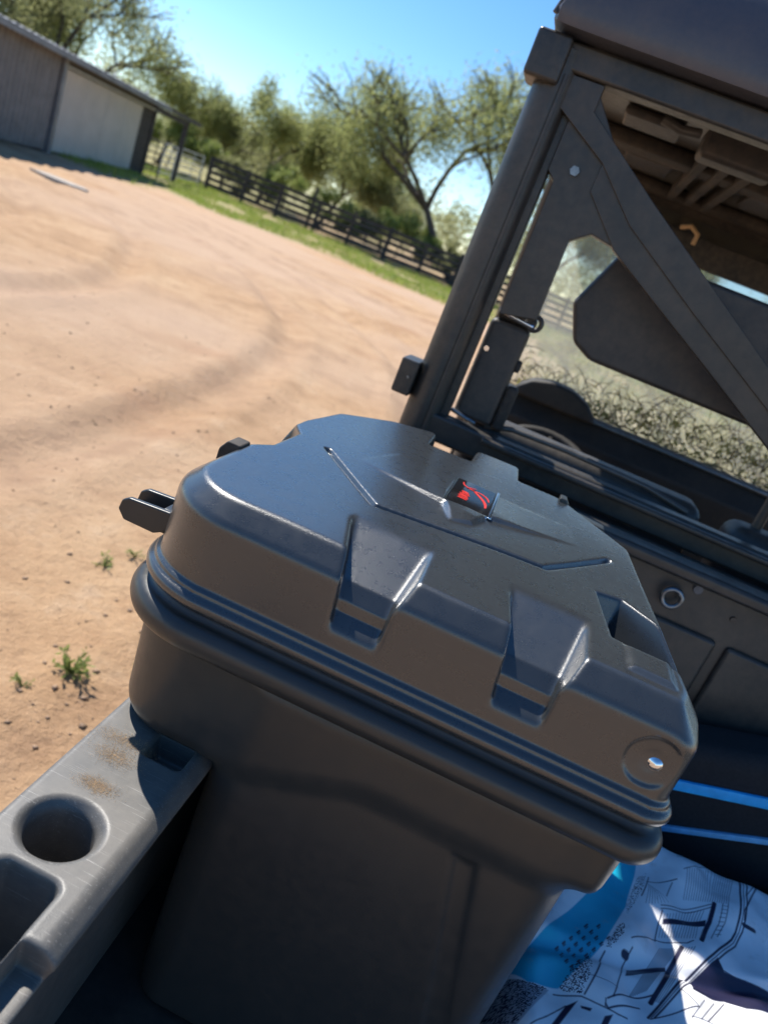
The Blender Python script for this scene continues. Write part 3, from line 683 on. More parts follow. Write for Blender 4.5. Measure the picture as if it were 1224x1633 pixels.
# belt retractor column
vbox('belt_buckle', -.126, -.044, CY + .05, CY + .10, 1.520, 1.545, 'cab_metal', bev=.008)
rel(tube('buckle_bar', [(-.122, CY + .04, 1.536), (-.085, CY + .035, 1.532), (-.048, CY + .04, 1.528)], .006, 'chrome', UV, 8))
ring('buckle_loop', (-.048, CY + .04, 1.536), .014, .005, 'cab_metal')
vbox('belt_retractor', -.133, -.048, CY + .045, CY + .11, 1.303, 1.519, 'seat_vinyl', bev=.012)
rel(tube('retractor_trim', [(-.136, CY + .04, 1.312), (-.10, CY + .036, 1.306), (-.08, CY + .04, 1.303)], .005, 'zinc', UV, 8))
vbox('retractor_foot', -.047, -.022, CY + .05, CY + .09, 1.303, 1.40, 'dark_rubber', bev=.008)
vbox('retractor_tab', -.052, -.038, CY + .055, CY + .08, 1.43, 1.455, 'dark_rubber', bev=.005)
rel(disc('clip', (-.118, CY + .044, 1.455), (0, -1, 0), .006, .004, 'chrome', UV, 8))
# roof
def build_roof():
    prof = [(1.50, 2.008), (1.492, 2.03), (1.515, 2.13), (1.56, 2.19), (1.75, 2.215), (2.3, 2.21), (2.8, 2.16), (2.93, 2.10), (2.95, 2.05), (2.9, 2.03), (1.62, 2.03), (1.60, 2.008)]
    xs = np.concatenate([[-.222, -.215, -.20], np.linspace(-.15, 1.06, 14), [1.11, 1.127, 1.134]]); V, Fc = [], []; n = len(prof)
    for i, x in enumerate(xs):
        e = min(i, len(xs) - 1 - i); s = (.72, .9, .97, 1)[min(e, 3)]
        for (y, z) in prof: V.append((x - max(0, z - 2.03) * (.25 if i < 4 else -.25 if i > len(xs) - 5 else 0) * -1 * (1 if e < 4 else 0), 2.2 + (y - 2.2) * (.985 if e == 0 else 1), 2.03 + (z - 2.03) * s))
    for i in range(len(xs) - 1):
        for k in range(n): Fc.append((i * n + k, (i + 1) * n + k, (i + 1) * n + (k + 1) % n, i * n + (k + 1) % n))
    Fc += [tuple(range(n)), tuple(range((len(xs) - 1) * n, len(xs) * n))[::-1]]
    me = pymesh('roof', V, Fc); bm = bmesh.new(); bm.from_mesh(me); bmesh.ops.recalc_face_normals(bm, faces=bm.faces[:]); bm.to_mesh(me); bm.free()
    o = link('roof', me, 'roof_plastic', UV); me.set_sharp_from_angle(angle=R(40)); rel(o)
    rel(tube('roof_edge_seal', [(-.222, 1.505, 2.02), (-.205, 1.51, 2.09), (-.178, 1.53, 2.16)], .006, 'cab_metal', UV, 8))
build_roof()
# headliner with toned panels, ribs, console and lamps
hl = vbox('headliner', -.16, 1.07, 1.63, 2.86, 2.010, 2.028, 'liner_plastic', bev=.004)
for (x0, x1, y0, y1) in ((-.06, .07, 1.84, 1.96), (-.03, .10, 2.24, 2.40), (.34, .52, 1.80, 1.96), (.30, .62, 2.16, 2.42), (.72, 1.0, 1.85, 2.3)):  # tone against the liner stands in for ground reflections on the underside
    p = vbox('headliner_toned_panel', x0, x1, y0, y1, 1.988, 2.009, 'seat_vinyl', bev=.008)
for y in (2.06, 2.56): vbox('headliner_rib', -.15, 1.06, y, y + .10, 1.975, 2.009, 'dark_rubber', bev=.012)
for x in (.13, .18, .23): vbox('headliner_slat', x, x + .022, 1.80, 2.55, 1.966, 1.974 + .034, 'dark_rubber', bev=.005)
vbox('overhead_console', .11, .27, 1.78, 1.86, 1.95, 2.009, 'seat_vinyl', bev=.012)
rel(tube('dome_lamp', [(.02, 1.80, 1.992), (.06, 1.80, 1.985), (.10, 1.81, 1.992)], .010, 'liner_plastic', UV, 8))
for z, y in ((1.965, 2.66), (1.925, 2.68), (1.885, 2.71)): rel(tube('windscreen_header', [(-.17, y, z), (1.08, y, z)], .018, 'cab_metal', UV, 10))
vbox('visor', -.12, 1.04, 2.64, 2.66, 1.83, 1.99, 'dark_rubber', bev=.006)
rel(tube('grab_hook', [(.21, 2.60, 1.915), (.235, 2.58, 1.925), (.262, 2.58, 1.91), (.262, 2.585, 1.88)], .007, 'tan_dust', UV, 8))
# headrest, seat, dash, steering wheel, windscreen
hr = rel(prism('headrest', [(.004, 1.603), (.052, 1.722), (.10, 1.735), (.62, 1.735), (.66, 1.70), (.66, 1.56), (.62, 1.505), (.085, 1.505), (.038, 1.528)], 'y', 1.70, 1.76, 'seat_vinyl', UV, .010, 3))
rel(tube('headrest_bar', [(.40, 1.69, 1.56), (.40, 1.60, 1.56)], .012, 'cab_metal', UV, 8)); rel(tube('headrest_bar', [(.56, 1.73, 1.515), (.56, 1.73, 1.28)], .012, 'cab_metal', UV, 8))
st = vbox('seat_back', -.10, .44, 1.66, 1.78, .95, 1.315, 'seat_vinyl', bev=.035, seg=4)
rel(tube('seat_edge_highlight', [(-.06, 1.655, 1.300), (0, 1.652, 1.316), (.12, 1.652, 1.320), (.30, 1.652, 1.316), (.40, 1.655, 1.300)], .006, 'liner_plastic', UV, 8))  # paler tube stands in for the highlight along the seat-back top edge
vbox('seat_back', .50, 1.04, 1.66, 1.78, .95, 1.315, 'seat_vinyl', bev=.035, seg=4)
vbox('seat_cushion', -.12, 1.06, 1.79, 2.25, .80, .95, 'seat_vinyl', bev=.03, seg=3)
dashb = rel(prism('dashboard', [(2.50, 1.0), (2.48, 1.22), (2.52, 1.285), (2.60, 1.295), (2.86, 1.265), (2.9, 1.0)], 'x', -.16, 1.07, 'dash_black', UV, .01))
rel(prism('instrument_cowl', [(-.055, 1.285), (-.045, 1.315), (-.01, 1.345), (.05, 1.362), (.12, 1.360), (.18, 1.338), (.215, 1.305), (.222, 1.285)], 'y', 2.46, 2.555, 'dash_black', UV, .012, 3))
rel(tube('dash_trim', [(-.15, 2.51, 1.292), (1.05, 2.51, 1.292)], .009, 'zinc', UV, 8))
whc = Vector((.11, 2.22, 1.150)); pts = []
for a in np.arange(32) / 32 * 2 * np.pi: pts.append(whc + Vector((.150 * math.cos(a), .150 * math.sin(a) * .86, .150 * math.sin(a) * .5)))
sw = rel(tube('steering_wheel', pts, .016, 'dash_black', UV, 8, True)); rel(tube('steering_column', [whc, (.11, 2.52, 1.06)], .025, 'dash_black', UV, 8))
for a in (R(210), R(330), R(90)): rel(tube('wheel_spoke', [whc, whc + Vector((.145 * math.cos(a), .145 * math.sin(a) * .86, .145 * math.sin(a) * .5))], .010, 'dash_black', UV, 6))
me = pymesh('windscreen', [(-.16, 2.955, 1.03), (1.07, 2.955, 1.03), (1.07, 2.625, 1.95), (-.16, 2.625, 1.95), (-.16, 2.959, 1.03), (1.07, 2.959, 1.03), (1.07, 2.629, 1.95), (-.16, 2.629, 1.95)],
            [(0, 1, 2, 3), (7, 6, 5, 4), (0, 4, 5, 1), (1, 5, 6, 2), (2, 6, 7, 3), (3, 7, 4, 0)]); rel(link('windscreen', me, 'windscreen', UV, False))
# lower body, hood, wheels
rel(prism('hood', [(2.88, .62), (2.88, 1.04), (3.05, 1.05), (3.55, .92), (3.62, .70), (3.60, .62)], 'x', -.16, 1.07, 'cab_metal', UV, .02))
vbox('rear_fender', -.262, -.150, 1.432, 1.545, .55, 1.235, 'cab_metal', bev=.012)
vbox('rear_fender', 1.06, 1.17, 1.445, 1.545, .55, 1.235, 'cab_metal', bev=.012)
vbox('cab_bulkhead', -.148, 1.058, 1.50, 1.535, .62, 1.243, 'cab_metal', bev=.004)
vbox('chassis', -.05, .96, .25, 3.5, .38, .62, 'cab_metal', bev=.02); vbox('cab_floor', -.20, 1.11, 1.55, 2.95, .56, .615, 'cab_metal', bev=.01)
vbox('bed_support', .0, .91, .25, 1.45, .625, .674, 'cab_metal', bev=.01)
vbox('seat_base', -.10, 1.04, 1.80, 2.22, .62, .798, 'cab_metal', bev=.01)
def wheel(x, y):
    c = Vector((x, y, .33)); w_ = .13; prof = [(.16, -w_), (.27, -w_), (.315, -w_ * .85), (.33, -w_ * .4), (.33, w_ * .4), (.315, w_ * .85), (.27, w_), (.16, w_)]
    V, Fc = [], []; N = 36
    for i in range(N):
        a = 2 * math.pi * i / N
        for (r, o) in prof: V.append(c + Vector((o, (r if r < .32 else r - .012 * (i % 2)) * math.cos(a), (r if r < .32 else r - .012 * (i % 2)) * math.sin(a))))
    n = len(prof)
    for i in range(N):
        for k in range(n): Fc.append((i * n + k, ((i + 1) % N) * n + k, ((i + 1) % N) * n + (k + 1) % n, i * n + (k + 1) % n))
    o = rel(link('wheel', pymesh('wheel', V, Fc), 'dark_rubber', UV, False)); s = -1 if x < .4 else 1
    disc('rim', c + Vector((s * -.10, 0, 0)), (s, 0, 0), .165, .17, 'zinc', o, 20)
for x in (-.14, 1.05):
    for y in (.78, 3.12): wheel(x, y)
for y in (.78, 3.12): rel(tube('axle', [(-.10, y, .33), (1.0, y, .33)], .03, 'cab_metal', UV, 8))
# dry grass and twigs lying along the dash
def build_debris():
    for seed, mat, nm, lab, N in ((5, 'dry_grass', 'dry_grass_litter', 'tangle of pale dry grass lying along the dashboard top', 560), (6, 'twig', 'twig_litter', 'dark curled twigs mixed into the dry grass on the dashboard', 260)):
        g = np.random.default_rng(seed); V, Q = [], []
        for i in range(N):
            x = g.uniform(-.06, 1.0); y = g.uniform(2.56, 2.74); zs_ = 1.299 - max(0, y - 2.60) * .115
            hgt = (.035 + .10 * min(1, max(0, (x - .15) / .35))) * g.uniform(0, 1) ** 1.3
            a = g.uniform(0, 6.28); r = g.uniform(.03, .11); w_ = g.uniform(.3, 1.5); c = Vector((x, y, zs_ + hgt)); ex = Vector(g.normal(0, 1, 3)).normalized(); ey = ex.cross(Vector(g.normal(0, 1, 3))).normalized()
            pts = [c + ex * r * math.cos(a + w_ * t) + ey * r * math.sin(a + w_ * t) for t in (0, .25, .5, .75, 1)]
            pts = [Vector((max(-.12, min(1.04, q.x)), max(2.54, min(2.76, q.y)), max(q.z, zs_ + .003))) for q in pts]
            if (pts[0] - pts[-1]).length < .004: continue
            v_, q_ = tube_data(pts, [.0008, .0013, .0015, .0013, .0006], 4); k = len(V); V += v_; Q += [tuple(j + k for j in f) for f in q_]
        o = link(nm, pymesh(nm, V, Q), mat, None, False); tag(o, lab, 'dry grass' if seed == 5 else 'twigs', kind='stuff')
build_debris()
def leaf_litter():
    g = np.random.default_rng(15); V, Q = [], []
    for i in range(900):
        x = g.uniform(-.05, 1.0); y = g.uniform(2.57, 2.74); z0 = 1.301 - max(0, y - 2.60) * .115; p = Vector((x, y, z0 + (.03 + .09 * min(1, max(0, (x - .15) / .35))) * g.uniform(0, 1) ** 1.2))
        d = Vector(g.normal(0, 1, 3)).normalized(); q = d.cross(Vector(g.normal(0, 1, 3))).normalized(); l = g.uniform(.005, .013); k = len(V)
        V += [Vector((v.x, v.y, max(v.z, z0))) for v in (p - d * l, p + q * l * .5, p + d * l, p - q * l * .5)]; Q.append((k, k + 1, k + 2, k + 3))
    tag(link('leaf_litter', pymesh('leaf_litter', V, Q), 'scrub_leaf', None, False), 'small yellow leaves caught in the dry grass on the dashboard', 'leaves', kind='stuff')
leaf_litter()

# ------------------------------------------------------------------ cargo box
CB = empty('cargo_box', (0, .9, .7055)); tag(CB, 'black moulded plastic cargo box with ribbed lid and red emblem in the vehicle bed', 'cargo box')
def crel(o): o.location = o.location - CB.location; return o
ZT = 1.331
OUT = dict(x0=-.281, x1=.259, y0=.620, y1=1.175, r=(.080, .022, .05, .05))
TOP = [*[(-.200 - .063 * math.sin(a), .704 - .063 * math.cos(a)) for a in np.linspace(0, math.pi / 2, 9)], (-.263, .775), (-.263, .90), (-.262, 1.0), (-.246, 1.11), (-.18, 1.206), (-.113, 1.252),
       (-.110, 1.155), (-.038, 1.162), (-.037, 1.250), (.034, 1.254), (.039, 1.164), (.107, 1.169), (.125, 1.150), (.208, 1.045), (.229, .77), (.237, .665), (.228, .641)]
def lid_height(X, Y):
    hgt = np.zeros(X.shape)
    g = sd_line(X, Y, [(-.200, .910), (-.105, .788), (.094, .827), (.176, .960)]); hgt -= .0062 * np.clip(1.5 - g / .0036, 0, 1)
    P = [(-.165, .919), (-.043, .891), (-.026, .838), (.004, .858), (.019, .906), (.140, .959), (.12, 1.03), (-.13, 1.03)]
    d = sd_poly(X, Y, P); amp = .0065 * np.clip(1 - np.abs(X + .012) / .150, 0, 1) * np.clip((1.06 - Y) / .13, 0, 1) * np.clip((Y - .830) / .05, 0, 1)
    hgt += amp * np.clip(-d / .006, 0, 1)
    bd = sd_rr(X, Y, -.043, .017, .902, 1.028, (.003,) * 4); 
    hgt = np.where(bd < 0, np.minimum(hgt, .0015), hgt)
    # faint dishing of the moulding
    hgt += .0008 * np.sin(X * 21 + 1) * np.sin(Y * 17)
    return hgt
def blur(a, n):
    for ax in (0, 1):
        p = np.pad(a, [(n, n) if i == ax else (0, 0) for i in (0, 1)], mode='edge'); c = np.cumsum(p, axis=ax); c = np.concatenate([np.zeros_like(np.take(c, [0], ax)), c], ax)
        w_ = 2 * n + 1; a = (np.take(c, range(w_, c.shape[ax]), ax) - np.take(c, range(0, c.shape[ax] - w_), ax)) / w_
    return a
def build_lid():
    h = .0020; lo, hi = (-.302, .590, 1.208), (.286, 1.262, 1.352); xs, ys, zs = axes(lo, hi, h)
    X, Y = np.meshgrid(xs, ys, indexing='ij'); z = zs[None, None]; x, y = X[..., None], Y[..., None]
    s = sd_rr(X, Y, OUT['x0'], OUT['x1'], OUT['y0'], OUT['y1'], OUT['r']); pd = blur(sd_poly(X, Y, TOP), 3)
    k = np.clip((.95 - Y) / .1, 0, 1) * .6 + .4; k = k[..., None]
    A = (pd[..., None] - k * (ZT - z)) / np.sqrt(1 + k * k)
    # tongue behind the box counts as body too
    body = np.minimum(s[..., None], np.maximum(pd[..., None] - .004, np.maximum(1.285 - z, 1.13 - y)))
    Fv = smax(body, A, .005); Fv = smax(Fv, z - ZT - lid_height(X, Y)[..., None], .0035)
    yz_y, yz_z = np.meshgrid(ys, zs, indexing='ij')
    prof = sd_poly(yz_y, yz_z, [(.742, 1.336), (.646, 1.301), (.635, 1.286), (.634, 1.274), (.6195, 1.260), (.58, 1.222), (.58, 1.37), (.742, 1.37)])[None]
    for (xb, xf, xr, xrf) in ((-.110, -.087, -.0235, -.021), (.0625, .072, .1435, .139)):
        xl = xb + (xf - xb) * np.clip((.72 - y) / .10, 0, 1.2); xr_ = xr + (xrf - xr) * np.clip((.72 - y) / .10, 0, 1.2)
        dr = (ZT - z) * .12
        G = smax(prof, np.maximum(xl + dr - x, x - xr_ + np.minimum(ZT - z, .032) * .34), .006); Fv = smax(Fv, -G, .0045)
    # pocket at the right side, and the raised pad in front of it
    pk = sd_poly(X, Y, [(.156, .828), (.186, .838), (.36, .690), (.36, .655), (.252, .700), (.168, .716)])[..., None]
    Fv = smax(Fv, -smax(pk + (ZT - z) * .28, 1.272 - z, .004), .003)
    pad = sd_rr(X, Y, .178, .226, .655, .708, (.004,) * 4)[..., None]; Fv = smin(Fv, smax(pad + np.maximum(z - ZT, 0) * 1.2, np.maximum(z - ZT - .0045, 1.30 - z), .003), .003)
    lp_ = sd_poly(X, Y, [(-.247, .835), (-.262, .806), (-.36, .800), (-.36, .962), (-.263, .960), (-.245, .926)])[..., None]
    Fv = smax(Fv, -smax(lp_ + (ZT - z) * .10, 1.272 - z, .004), .003)
    # rim beads
    sz = s[..., None]
    Fv = smin(Fv, np.hypot(sz - .0010, z - 1.2378) - .0036, .003)
    Fv = smin(Fv, np.hypot(sz - .0030, z - 1.2275) - .0078, .002)
    Fv = smax(Fv, -(np.hypot(x - .226, z - 1.276) - .0235 + np.maximum(0, y - .622) * 6), .003)      # dished hinge boss
    Fv = np.maximum(Fv, 1.2185 - z)
    V, Q = nets(Fv, lo, h); o = crel(link('lid', fastmesh('lid', V, Q), 'box_plastic', CB)); o['label'] = 'ribbed black lid'
    return o
lid = build_lid()
def build_tub():
    h = .0032; lo, hi = (-.310, .588, .694), (.290, 1.205, 1.236); xs, ys, zs = axes(lo, hi, h)
    X, Y = np.meshgrid(xs, ys, indexing='ij'); z = zs[None, None]; x, y = X[..., None], Y[..., None]
    s = sd_rr(X, Y, OUT['x0'], OUT['x1'], OUT['y0'], OUT['y1'], OUT['r'])[..., None]
    zb = 1.0515 + (1.108 - 1.0515) * np.clip((X + .150) / .16, 0, 1); zb = zb[..., None]
    fl = smax(smax(s + .0035 + (1.19 - z) * .05, zb - z, .024), z - 1.2165, .003)
    s2 = sd_rr(X, Y, -.148, .232, .6295, 1.15, (.045, .040, .05, .05))[..., None]
    lowb = smax(s2 + (1.10 - z) * .015 - .0018 * np.clip((.03 - x) / .08, 0, 1), .7058 - z, .012); lowb = np.maximum(lowb, z - 1.16)
    pan = np.maximum(np.maximum(np.abs(x - .128 - (1.09 - z) * .25) - .007, z - 1.085), np.maximum(.73 - z, y - .6325)); lowb = smax(lowb, -pan, .012)
    Fv = smin(fl, lowb, .018)
    bead = np.hypot(s - .0035, (z - 1.193) * .88) - .0145; Fv = smin(Fv, bead, .006)
    lip = np.hypot(s + .006, (z - 1.2110) * .9) - .007; Fv = smin(Fv, lip, .004)
    Fv = np.maximum(Fv, z - 1.2180)
    V, Q = nets(Fv, lo, h); return crel(link('tub', fastmesh('tub', V, Q), 'tub_plastic', CB))
tub = build_tub()
def lid_part(n, o): o.parent = lid; return o
OFF = Vector(CB.location) 
def lchild(o):   # child of the lid, modelled in world coordinates
    o.parent = lid; o.location = (0, 0, 0); return o
# emblem plate
bz = ZT + .0018
lchild(box('emblem_plate', -.0405, .0145, .905, 1.0255, bz, bz + .0022, 'badge_black', None, .0008, 1))
lchild(box('emblem_bezel', .0147, .0200, .902, 1.030, bz, bz + .0034, 'chrome', None, .001, 1))
lchild(box('emblem_bezel', -.0415, .0145, .8985, .9045, bz, bz + .0030, 'chrome', None, .001, 1))
lchild(box('emblem_bezel', -.0435, -.041, .905, 1.026, bz, bz + .0028, 'badge_black', None, .001, 1))
def stroke(name, pts, wd, z):
    pts = [Vector((p[0], p[1], 0)) for p in pts]
    for _ in range(2):
        q = [pts[0]]
        for a, b2 in zip(pts, pts[1:]): q += [a * .75 + b2 * .25, a * .25 + b2 * .75]
        pts = q + [pts[-1]]
    V, Fc = [], []; N = len(pts)
    for i, p in enumerate(pts):
        t = pts[min(i + 1, N - 1)] - pts[max(i - 1, 0)]; nrm = Vector((-t.y * 1.0, t.x, 0)).normalized(); ww = wd * (.35 + .65 * math.sin(math.pi * (i + .6) / (N + .2)))
        V += [p + nrm * ww + Vector((0, 0, z)), p - nrm * ww + Vector((0, 0, z)), p + nrm * ww + Vector((0, 0, z + .0003)), p - nrm * ww + Vector((0, 0, z + .0003))]
    for i in range(N - 1):
        a, b2 = 4 * i, 4 * i + 4; Fc += [(a + 2, b2 + 2, b2 + 3, a + 3), (a, a + 2, b2 + 2, b2), (a + 1, b2 + 1, b2 + 3, a + 3)]
    return lchild(link(name, pymesh(name, V, Fc), 'red_paint', None, False))
ez = bz + .0023
stroke('emblem_stroke', [(-.0315, 1.012), (-.030, 1.000), (-.022, .992), (-.013, .990), (-.004, .991), (.004, .985), (.0085, .974), (.0095, .966)], .0017, ez)
stroke('emblem_stroke', [(-.016, .994), (-.010, .984), (-.003, .973), (.004, .960), (.0075, .946), (.008, .934)], .0022, ez)
stroke('emblem_stroke', [(-.024, .990), (-.018, .998), (-.012, 1.0)], .0010, ez + .0004)
for k, (dy, x0, x1) in enumerate(((0, -.030, -.017), (.0055, -.031, -.016), (.011, -.0305, -.0165), (.0165, -.031, -.0175), (.022, -.030, -.0155), (.0275, -.0295, -.017), (.033, -.0285, -.0185))):
    stroke('emblem_lettering', [(x0 + .002 * (k % 2), .935 + dy), ((x0 + x1) / 2, .9365 + dy + .0006 * (k % 3)), (x1, .934 + dy)], .0019, ez)
# hinge bolt, latch, rear hinge blocks
crel(disc('hinge_bolt', (.2305, .632, 1.273), (-.05, -1, .05), .0085, .006, 'chrome', CB, 20, .004))
crel(disc('bolt_washer', (.2300, .634, 1.2735), (-.05, -1, .05), .0125, .004, 'dark_rubber', CB, 20))
def latch():
    prof = [(-.345, 1.240), (-.343, 1.251), (-.336, 1.256), (-.287, 1.260), (-.283, 1.240), (-.300, 1.230), (-.336, 1.230)]
    a = crel(prism('latch_arm', prof, 'y', .700, .708, 'tub_plastic', CB, .002)); b2 = crel(prism('latch_arm', prof, 'y', .738, .746, 'tub_plastic', CB, .002))
    crel(box('latch_bridge', -.340, -.305, .7085, .7375, 1.233, 1.241, 'tub_plastic', CB, .002)); crel(box('latch_foot', -.300, -.279, .7085, .7375, 1.230, 1.258, 'tub_plastic', CB, .002))
latch()
crel(prism('side_lug', [(-.286, 1.285), (-.286, 1.322), (-.278, 1.334), (-.262, 1.334), (-.262, 1.285)], 'y', .772, .802, 'dark_rubber', CB, .0025))
for x in (-.16, .165):
    crel(box('rear_hinge', x - .035, x + .035, 1.165, 1.215, 1.219, 1.290, 'tub_plastic', CB, .005))
hk = crel(prism('hinge_tab', [(.104, 1.30), (.106, 1.337), (.116, 1.337), (.128, 1.322), (.185, 1.318), (.19, 1.30)], 'y', 1.150, 1.175, 'tub_plastic', CB, .002))

# ------------------------------------------------------------------ feed bag with printed drawing
def build_bag():
    x0, x1, y0, y1 = .243, .860, .560, 1.245; h = .0012
    nx, ny = int((x1 - x0) / h) + 1, int((y1 - y0) / h) + 1; xs, ys = np.linspace(x0, x1, nx), np.linspace(y0, y1, ny)
    X, Y = np.meshgrid(xs, ys, indexing='ij')
    u, v = (X - x0) / (x1 - x0), (Y - y0) / (y1 - y0); e = np.clip(np.minimum(np.minimum(u, 1 - u) * 1.0, np.minimum(v, 1 - v)) / .10, 0, 1)
    Z = .712 + .140 * np.sqrt(1 - (1 - e) ** 2) + .006 * np.sin(X * 9 + Y * 5)
    Z += .0045 * np.sin((X * .5 + Y) * 40 + 1.5 * np.sin(X * 14)) * e + .0035 * np.sin((X - Y * .35) * 62 + 2 * np.sin(Y * 9)) * e + .007 * (vnoise(X * 13, Y * 13, 40) - .5) * e + .004 * (vnoise(X * 37, Y * 37, 41) - .5) * e
    Z -= .012 * np.exp(-((Y - .90 - .35 * (X - .47)) / .014) ** 2) * e
    white = np.array([.86, .86, .87]); ink = np.array([.018, .018, .05]); cyan = np.array([.015, .42, .60])
    C = np.tile(white, (nx, ny, 1))
    def fill(pts, col, a=1.0):
        m = np.clip(.5 - sd_poly(X, Y, pts) / .0014, 0, 1)[..., None] * a; C[:] = C * (1 - m) + np.array(col) * m
    def line(pts, wd, col=ink): m = np.clip(.5 + (wd - sd_line(X, Y, pts)) / .0014, 0, 1)[..., None]; C[:] = C * (1 - m) + np.array(col) * m
    def speck(pts, dens=.5):
        m = (sd_poly(X, Y, pts) < 0) & (rng.uniform(0, 1, X.shape) < dens); C[m] = ink
    PRINT(fill, line, speck, X, Y, C, ink, cyan)
    V = np.stack([X, Y, Z], -1).reshape(-1, 3); i = np.arange(nx - 1)[:, None] * ny; k = np.arange(ny - 1)[None]
    Q = np.stack([i + k, i + ny + k, i + ny + k + 1, i + k + 1], -1).reshape(-1, 4)
    # underside
    per = [(a, 0) for a in range(nx)] + [(nx - 1, b2) for b2 in range(1, ny)] + [(a, ny - 1) for a in range(nx - 2, -1, -1)] + [(0, b2) for b2 in range(ny - 2, 0, -1)]
    me = fastmesh('feed_bag', V, Q); bm = bmesh.new(); bm.from_mesh(me); bm.verts.ensure_lookup_table()
    ring_ = [bm.verts[a * ny + b2] for a, b2 in per]; low = [bm.verts.new((v_.co.x, v_.co.y, .706)) for v_ in ring_]
    for a in range(len(ring_)): bm.faces.new((ring_[a], low[a], low[(a + 1) % len(low)], ring_[(a + 1) % len(low)]))
    bm.faces.new(low[::-1]); bmesh.ops.recalc_face_normals(bm, faces=bm.faces[:]); bm.to_mesh(me); bm.free()
    at = me.color_attributes.new('print', 'FLOAT_COLOR', 'POINT'); cc = np.ones((len(me.vertices), 4), np.float32); cc[:nx * ny, :3] = C.reshape(-1, 3); cc[nx * ny:, :3] = white
    at.data.foreach_set('color', cc.ravel())
    o = link('feed_bag', me, 'woven_bag'); tag(o, 'white and blue woven feed bag printed with black drawings of buildings', 'feed bag')
